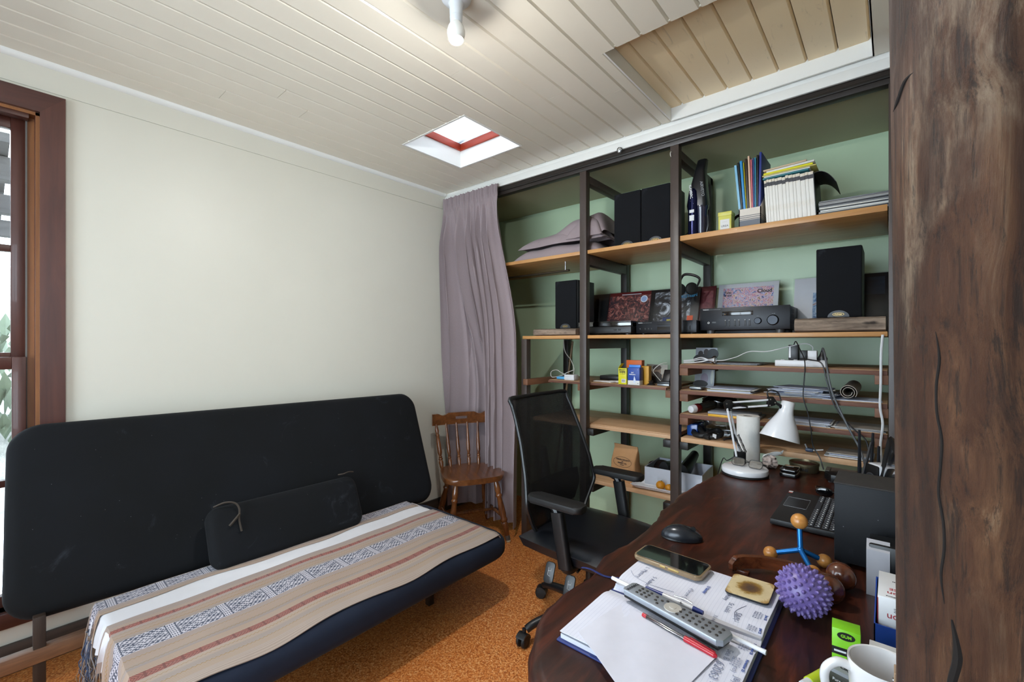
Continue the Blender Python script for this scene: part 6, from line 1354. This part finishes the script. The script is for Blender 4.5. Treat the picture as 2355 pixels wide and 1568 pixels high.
# pens
def pen(nm, label, a, b, segs):
    a, b = Vector(a), Vector(b); o = thing(nm, label, 'pen', a); d = (b-a)
    for part, t0, t1, r0, r1, m in segs: obj(part, tube(B(), [d*t0, d*t1], [r0, r1], 12, False), m, o)
    return o
ZP = DZ+.0255
pen('white_stick', 'long thin white plastic stick under the remote control', (-.480, .912, ZP+.001), (-.165, .868, ZP-.003), [('rod', 0, 1, .0040, .0040, M_LAMPW), ('end_cap', .985, 1.0, .0043, .0043, M_WPL)])
M_RED = K('red_plastic', 'b01225', .3, coat=.3)
o = pen('red_biro', 'clear ballpoint pen with a red cap beside the remote', (-.372, .832, ZP-.002), (-.226, .801, ZP-.002), [('barrel', .02, .62, .0036, .0036, M_CLEAR), ('ink_tube', .05, .62, .0014, .0014, K('dark_red_ink', '3a1a22', .4)), ('end_plug', 0, .06, .0037, .0037, M_RED), ('cap', .60, .97, .0052, .0046, M_RED), ('cap_tip', .97, 1.0, .0046, .0022, M_RED)]); obj('clip', tube(B(), [Vector((.146, -.031, 0))*.66+Vector((0, .006, .003)), Vector((.146, -.031, 0))*.97+Vector((0, .005, .002))], .0015, 6, False), M_RED, o)
M_NPL = K('navy_plastic', '1b2f7a', .3)
o = pen('click_pen', 'white click pen with navy ends behind the remote', (-.405, .922, ZP+.001), (-.282, .908, ZP+.001), [('front_grip', 0, .32, .0040, .0052, M_NPL), ('barrel', .32, .84, .0052, .0052, M_LAMPW), ('end_plug', .84, 1.0, .0053, .0040, M_NPL)]); obj('clip', tube(B(), [(.062, -.002, .0062), (.085, -.004, .008), (.100, -.006, .0062)], .0016, 6), M_CHROME, o); lettering('~&~', .006, M_INK, o, face_m((.080, -.0145, .004), (1, -.1, 0), (0, .5, 1)))
pen('wooden_stylus', 'thin pale wooden stick lying along the remote', (-.315, .894, ZP), (-.235, .876, ZP), [('rod', 0, 1, .0026, .0026, K('pale_stick', 'b9977c', .6))]); pen('black_refill', 'thin black pen refill beneath the white click pen', (-.330, .906, ZP-.0015), (-.255, .892, ZP-.0015), [('rod', 0, 1, .0019, .0019, M_BLACK)])
# coaster
o = thing('coaster', 'cream cork coaster with a faded kiwi-like fruit print', 'coaster', (-.232, 1.060, DZ+.0262), math.radians(2)); f = B(); prism(f, rrect(.082, .094, .010, 5), 0, .0035, .0008, 1); obj('board', f, M_BLACK, o)
t = NT('coaster_print'); v = t.obj(); x, y, z = t.xyz(v); d = t.math('SQRT', t.math('ADD', t.math('POWER', t.math('MULTIPLY', x, 1.0), 2), t.math('POWER', t.math('MULTIPLY', y, .85), 2))); n = t.noise(v, 55, 5, .7, 1.5)
dd = t.math('ADD', d, t.math('MULTIPLY', t.math('SUBTRACT', n, .5), .028)); t.color(t.mix(t.ramp(n, [(.3, .0), (.8, .25)]), t.ramp(t.math('MULTIPLY', dd, 20), [(.12, '4a3a34'), (.30, '6b4b2a'), (.42, '9c7b3a'), (.55, 'd2bf95'), (.85, 'd9c69c'), (1, 'a8854e')]), lin('7a5a30'))); t.rough(.35)
f = B(); prism(f, rrect(.081, .093, .010, 5), .0035, .0041); obj('print', f, t.m, o)
# spiky ball
sb = thing('spiky_massage_ball', 'purple spiky rubber massage ball', 'massage ball', (-.138, 1.075, DZ+.052)); M_PURP = K('purple_rubber', '6c5b96', .4, var=.08)
f = B(); ball(f, (0, 0, 0), .0445, 32, 20); obj('core', f, M_PURP, sb)
sk0 = None; N_ = 180
for i in range(N_):
    z = 1-2*(i+.5)/N_; a = i*2.399963; d = Vector((math.sqrt(1-z*z)*math.cos(a), math.sqrt(1-z*z)*math.sin(a), z))
    if sk0 is None: sk0 = obj('spike', lathe(B(), [(.0042, -.001), (.0034, .0025), (.0020, .0058), (.0006, .0068)], seg=8), M_PURP, sb); s_ = sk0
    else: s_ = sk0.copy(); COL.objects.link(s_); s_.parent = sb
    s_.location = d*.0443; s_.rotation_euler = d.to_track_quat('Z', 'Y').to_euler()
# ball-and-rod massager
mo = thing('jack_massager', 'blue rod massager with four small wooden balls', 'massager', (-.175, 1.318, DZ)); M_BEECH = wood('honey_beech', 'a0662c', 'c98f4a', 'x', 3, .35, .3, .03, False); M_BLUM = K('blue_metal', '1f6fb8', .25, metal=.6)
hub = Vector((0, 0, .038)); ends = [Vector((-.058, -.012, .017)), Vector((.042, .024, .017)), Vector((.030, -.055, .017)), Vector((-.004, .012, .098))]
for e in ends:
    obj('rod', tube(B(), [hub, e], .0062, 10, False), M_BLUM, mo); f = B(); ball(f, e+(e-hub).normalized()*.006, .0165 if e.z < .05 else .019, 18, 12); obj('ball', f, M_BEECH, mo)
f = B(); ball(f, hub, .0085, 12, 8); obj('hub', f, M_BLUM, mo)
# wooden roller massager
wr = thing('wooden_roller_massager', 'curved dark wooden massager with two round balls', 'massager', (-.19, 1.20, DZ)); M_ROSE = wood('dark_rosewood', '3a1a0e', '6e3a20', 'x', 2, .22, .5, .03, False)
pth = [(-.108, -.035), (-.088, -.005), (-.05, .020), (.0, .030), (.05, .022), (.098, .006)]
f = B(); L_ = []; n = 30
for i in range(n+1):
    p = poly_at([(x, y) for x, y in pth], i/n); p2 = poly_at(pth, min(1, i/n+.02)); p1 = poly_at(pth, max(0, i/n-.02)); d_ = (p2-p1).normalized(); nn = Vector((-d_.y, d_.x)); t_ = i/n
    hgt = .030*(1-.25*t_) if t_ > .06 else .030*(.55+.45*t_/.06); w_ = .0065; z0 = .006+.010*t_
    L_.append([f.verts.new((p.x+nn.x*s*w_, p.y+nn.y*s*w_, z)) for s, z in ((-1, z0), (1, z0), (1, z0+hgt), (-1, z0+hgt))])
for i in range(n): bridge(f, L_[i], L_[i+1])
f.faces.new(list(reversed(L_[0]))); f.faces.new(L_[-1]); bmesh.ops.bevel(f, geom=[e for e in f.edges if e.is_manifold and e.calc_face_angle() > 1.2], offset=.0015, segments=2, affect='EDGES'); obj('handle', f, M_ROSE, wr, 50)
obj('support_pad', bx(B(), -.10, -.07, -.028, -.014, 0, .008, .002), M_ROSE, wr)
obj('axle', cyl(B(), (.088, -.030, .028), (.100, .042, .028), .005, None, 10), M_ROSE, wr)
for c_ in ((.086, -.034, .030), (.102, .046, .030)): f = B(); ball(f, c_, (.029, .025, .0298), 24, 16); obj('ball', f, M_ROSE, wr)
# silver-edged dark device, cartons, mug
o = thing('silver_device', 'dark device with a broad silver front strip beside the black box', 'gadget', (-.01, 1.30, DZ)); obj('body', bx(B(), -.030, .06, -.036, .036, 0, .112, .004), M_BLACK, o)
f = B(); a_ = [(-.040, 0), (-.040, .100), (-.022, .118), (-.019, .116), (-.036, .098), (-.036, 0)]; p1 = [f.verts.new((-.034, y, z)) for y, z in a_]; p2 = [f.verts.new((.006, y, z)) for y, z in a_]; f.faces.new(p1); f.faces.new(list(reversed(p2)))
for i in range(6): f.faces.new((p1[i], p2[i], p2[(i+1) % 6], p1[(i+1) % 6]))
obj('front_strip', f, K('satin_silver', 'a9a8ad', .4, metal=.3), o, 20)
o = thing('blue_tray_carton', 'open navy blue carton holding the white medicine box', 'carton', (.02, 1.125, DZ)); f = B(); bx(f, -.046, .05, -.072, -.070, 0, .042); bx(f, -.046, .05, .070, .072, 0, .07); bx(f, -.046, .05, -.072, .072, 0, .002)
for xx in (-.046, .048):
    a_ = [f.verts.new((xx, y, z)) for y, z in ((-.072, 0), (.072, 0), (.072, .07), (-.072, .042))]; b_ = [f.verts.new((xx+.002, y, z)) for y, z in ((-.072, 0), (.072, 0), (.072, .07), (-.072, .042))]; f.faces.new(a_); f.faces.new(list(reversed(b_)))
    for i in range(4): f.faces.new((a_[i], b_[i], b_[(i+1) % 4], a_[(i+1) % 4]))
obj('box', f, K('navy_carton', '1c3f8c', .4), o)
o = thing('medicine_box', 'white medicine carton with red lettering in the blue carton', 'carton', (.02, 1.130, DZ+.003)); obj('carton', bx(B(), -.041, .045, -.058, .060, 0, .084, .0008), K('white_carton', 'd8d8da', .45), o); obj('red_edge', bx(B(), -.0416, -.040, -.0585, -.050, .030, .080), K('dark_red_print', '7d1722', .5), o)
M_RPR = K('red_print', 'a8202c', .5)
TOPR = lambda x, y: face_m((x, y, .0843), (-1, 0, 0), (0, -1, 0)); FRR = lambda x, z: face_m((x, -.0583, z), (-1, 0, 0), (0, 0, -1))
for s, y, sz, m in (('Empreon', -.036, .017, M_RPR), ('CFC-FREE', -.018, .013, M_RPR), ('Inhaler', -.003, .009, M_INK), ('prescription only medicine', -.051, .006, M_INK), ('200 metered doses', .018, .006, M_INK), ('for oral use', .035, .005, M_INK)): lettering(s, sz, m, o, TOPR(.003, y), extrude=.0002)
for s, z, sz, m in (('Empreon', .050, .017, M_RPR), ('CFC-FREE', .064, .010, M_INK), ('Inhaler', .073, .007, M_INK)): lettering(s, sz, m, o, FRR(.003, z), extrude=.0002)
mg = thing('mug', 'plain white ceramic mug at the lower right of the desk', 'mug', (-.010, .834, DZ)); M_CER = K('white_ceramic', 'dcd9d8', .15, coat=.5, var=.02)
obj('body', lathe(B(), [(.030, 0), (.034, .003), (.0385, .03), (.042, .092), (.0415, .095), (.0392, .094), (.036, .03), (.031, .010), (.001, .008)], seg=48, cap=False), M_CER, mg, 60); obj('underside', lathe(B(), [(.030, .0002), (.001, .002)], seg=30), M_CER, mg)
hd_ = Vector((-.93, -.36, 0)).normalized(); obj('handle', tube(B(), [hd_*.037+Vector((0, 0, .080)), hd_*.055+Vector((0, 0, .085)), hd_*.070+Vector((0, 0, .072)), hd_*.071+Vector((0, 0, .050)), hd_*.060+Vector((0, 0, .030)), hd_*.035+Vector((0, 0, .020))], [.006, .0065, .0062, .006, .0058, .006], 10), M_CER, mg)
o = thing('green_carton', 'lime green carton with a black oval emblem behind the mug', 'carton', (-.058, .930, DZ), math.radians(4)); M_LIME = K('lime_green_carton', '7cc41e', .4)
obj('carton', bx(B(), -.020, .018, -.016, .016, 0, .082, .0006), M_LIME, o); obj('side_panel', bx(B(), .018, .0186, -.016, .016, 0, .082), M_BLACK, o)
f = B(); prism(f, [(.012*math.cos(a*PI/12), .0065*math.sin(a*PI/12)) for a in range(24)], 0, .0006, 0, 1, FRONT((-.001, -.016, .072))); em_ = obj('emblem', f, M_BLACK, o); lettering('GUM', .0065, M_LIME, em_, FRONT((-.001, -.0168, .072)), bold=.0002); obj('black_panel', bx(B(), -.020, .004, -.0165, -.0158, .040, .052), M_BLACK, o); obj('pale_dash', bx(B(), -.017, -.001, -.0170, -.0164, .0445, .0475), M_PRINTW, o); lettering('BASE', .008, M_PRINTW, o, face_m((.0188, 0, .052), (0, 0, 1), (0, -1, 0)), bold=.0003)
o = thing('oxygen_carton', 'small black and grey carton beside the mug handle', 'carton', (-.055, .890, DZ), math.radians(-14)); obj('carton', bx(B(), -.025, .025, -.012, .012, 0, .026, .0006), K('olive_black_carton', '2a2a20', .5), o); obj('lid_band', bx(B(), -.0252, .0252, -.0122, .0122, .026, .032), M_GREYP, o); lettering('Oxygen', .0085, M_INK, o, face_m((.004, 0, .0322), (1, 0, 0), (0, 1, 0)), bold=.0002); lettering('Pure Oxygen', .006, M_PRINTW, o, FRONT((.0, -.0123, .016)))
small_box('white_carton', 'low white carton directly behind the mug', 'carton', -.030, .022, .935, .985, DZ, .045, MATS['white_carton'], .001)
o = thing('green_lighter', 'translucent bright green lighter standing behind the mug', 'lighter', (.030, .965, DZ)); f = B(); prism(f, rrect(.024, .012, .0055, 4), 0, .062, .001, 1); obj('body', f, K('neon_green_plastic', '3fce1c', .2, coat=.4), o); obj('metal_hood', bx(B(), -.011, .004, -.005, .005, .062, .074, .001), M_CHROME, o)
o = thing('yellow_tube', 'short yellow-green capped tube left of the mug handle', 'tube', (-.098, .868, DZ)); obj('tube', tube(B(), [(-.004, -.012, .009), (.014, .03, .009)], .009, 14, False), K('yellow_green_plastic', 'b9cc2a', .3), o); obj('cap', tube(B(), [(-.004, -.012, .009), (-.010, -.026, .009)], .0075, 14, False), M_WPL, o)
o = thing('wooden_peg', 'brown wooden peg clipped on the mug rim near the pillar', 'peg', (.006, .797, DZ+.078)); M_PEG = wood('peg_wood', '7a6048', 'a08468', 'z', 4, .7, 0, .05, False); obj('jaw', box(B(), (.0, -.006, .010), (.009, .004, .05), .001, 1, (.08, 0, 0)), M_PEG, o); obj('jaw', box(B(), (.0, .006, .012), (.009, .004, .05), .001, 1, (-.08, 0, 0)), M_PEG, o); obj('spring', cyl(B(), (-.006, 0, .020), (.006, 0, .020), .003, None, 8), M_CHROME, o)
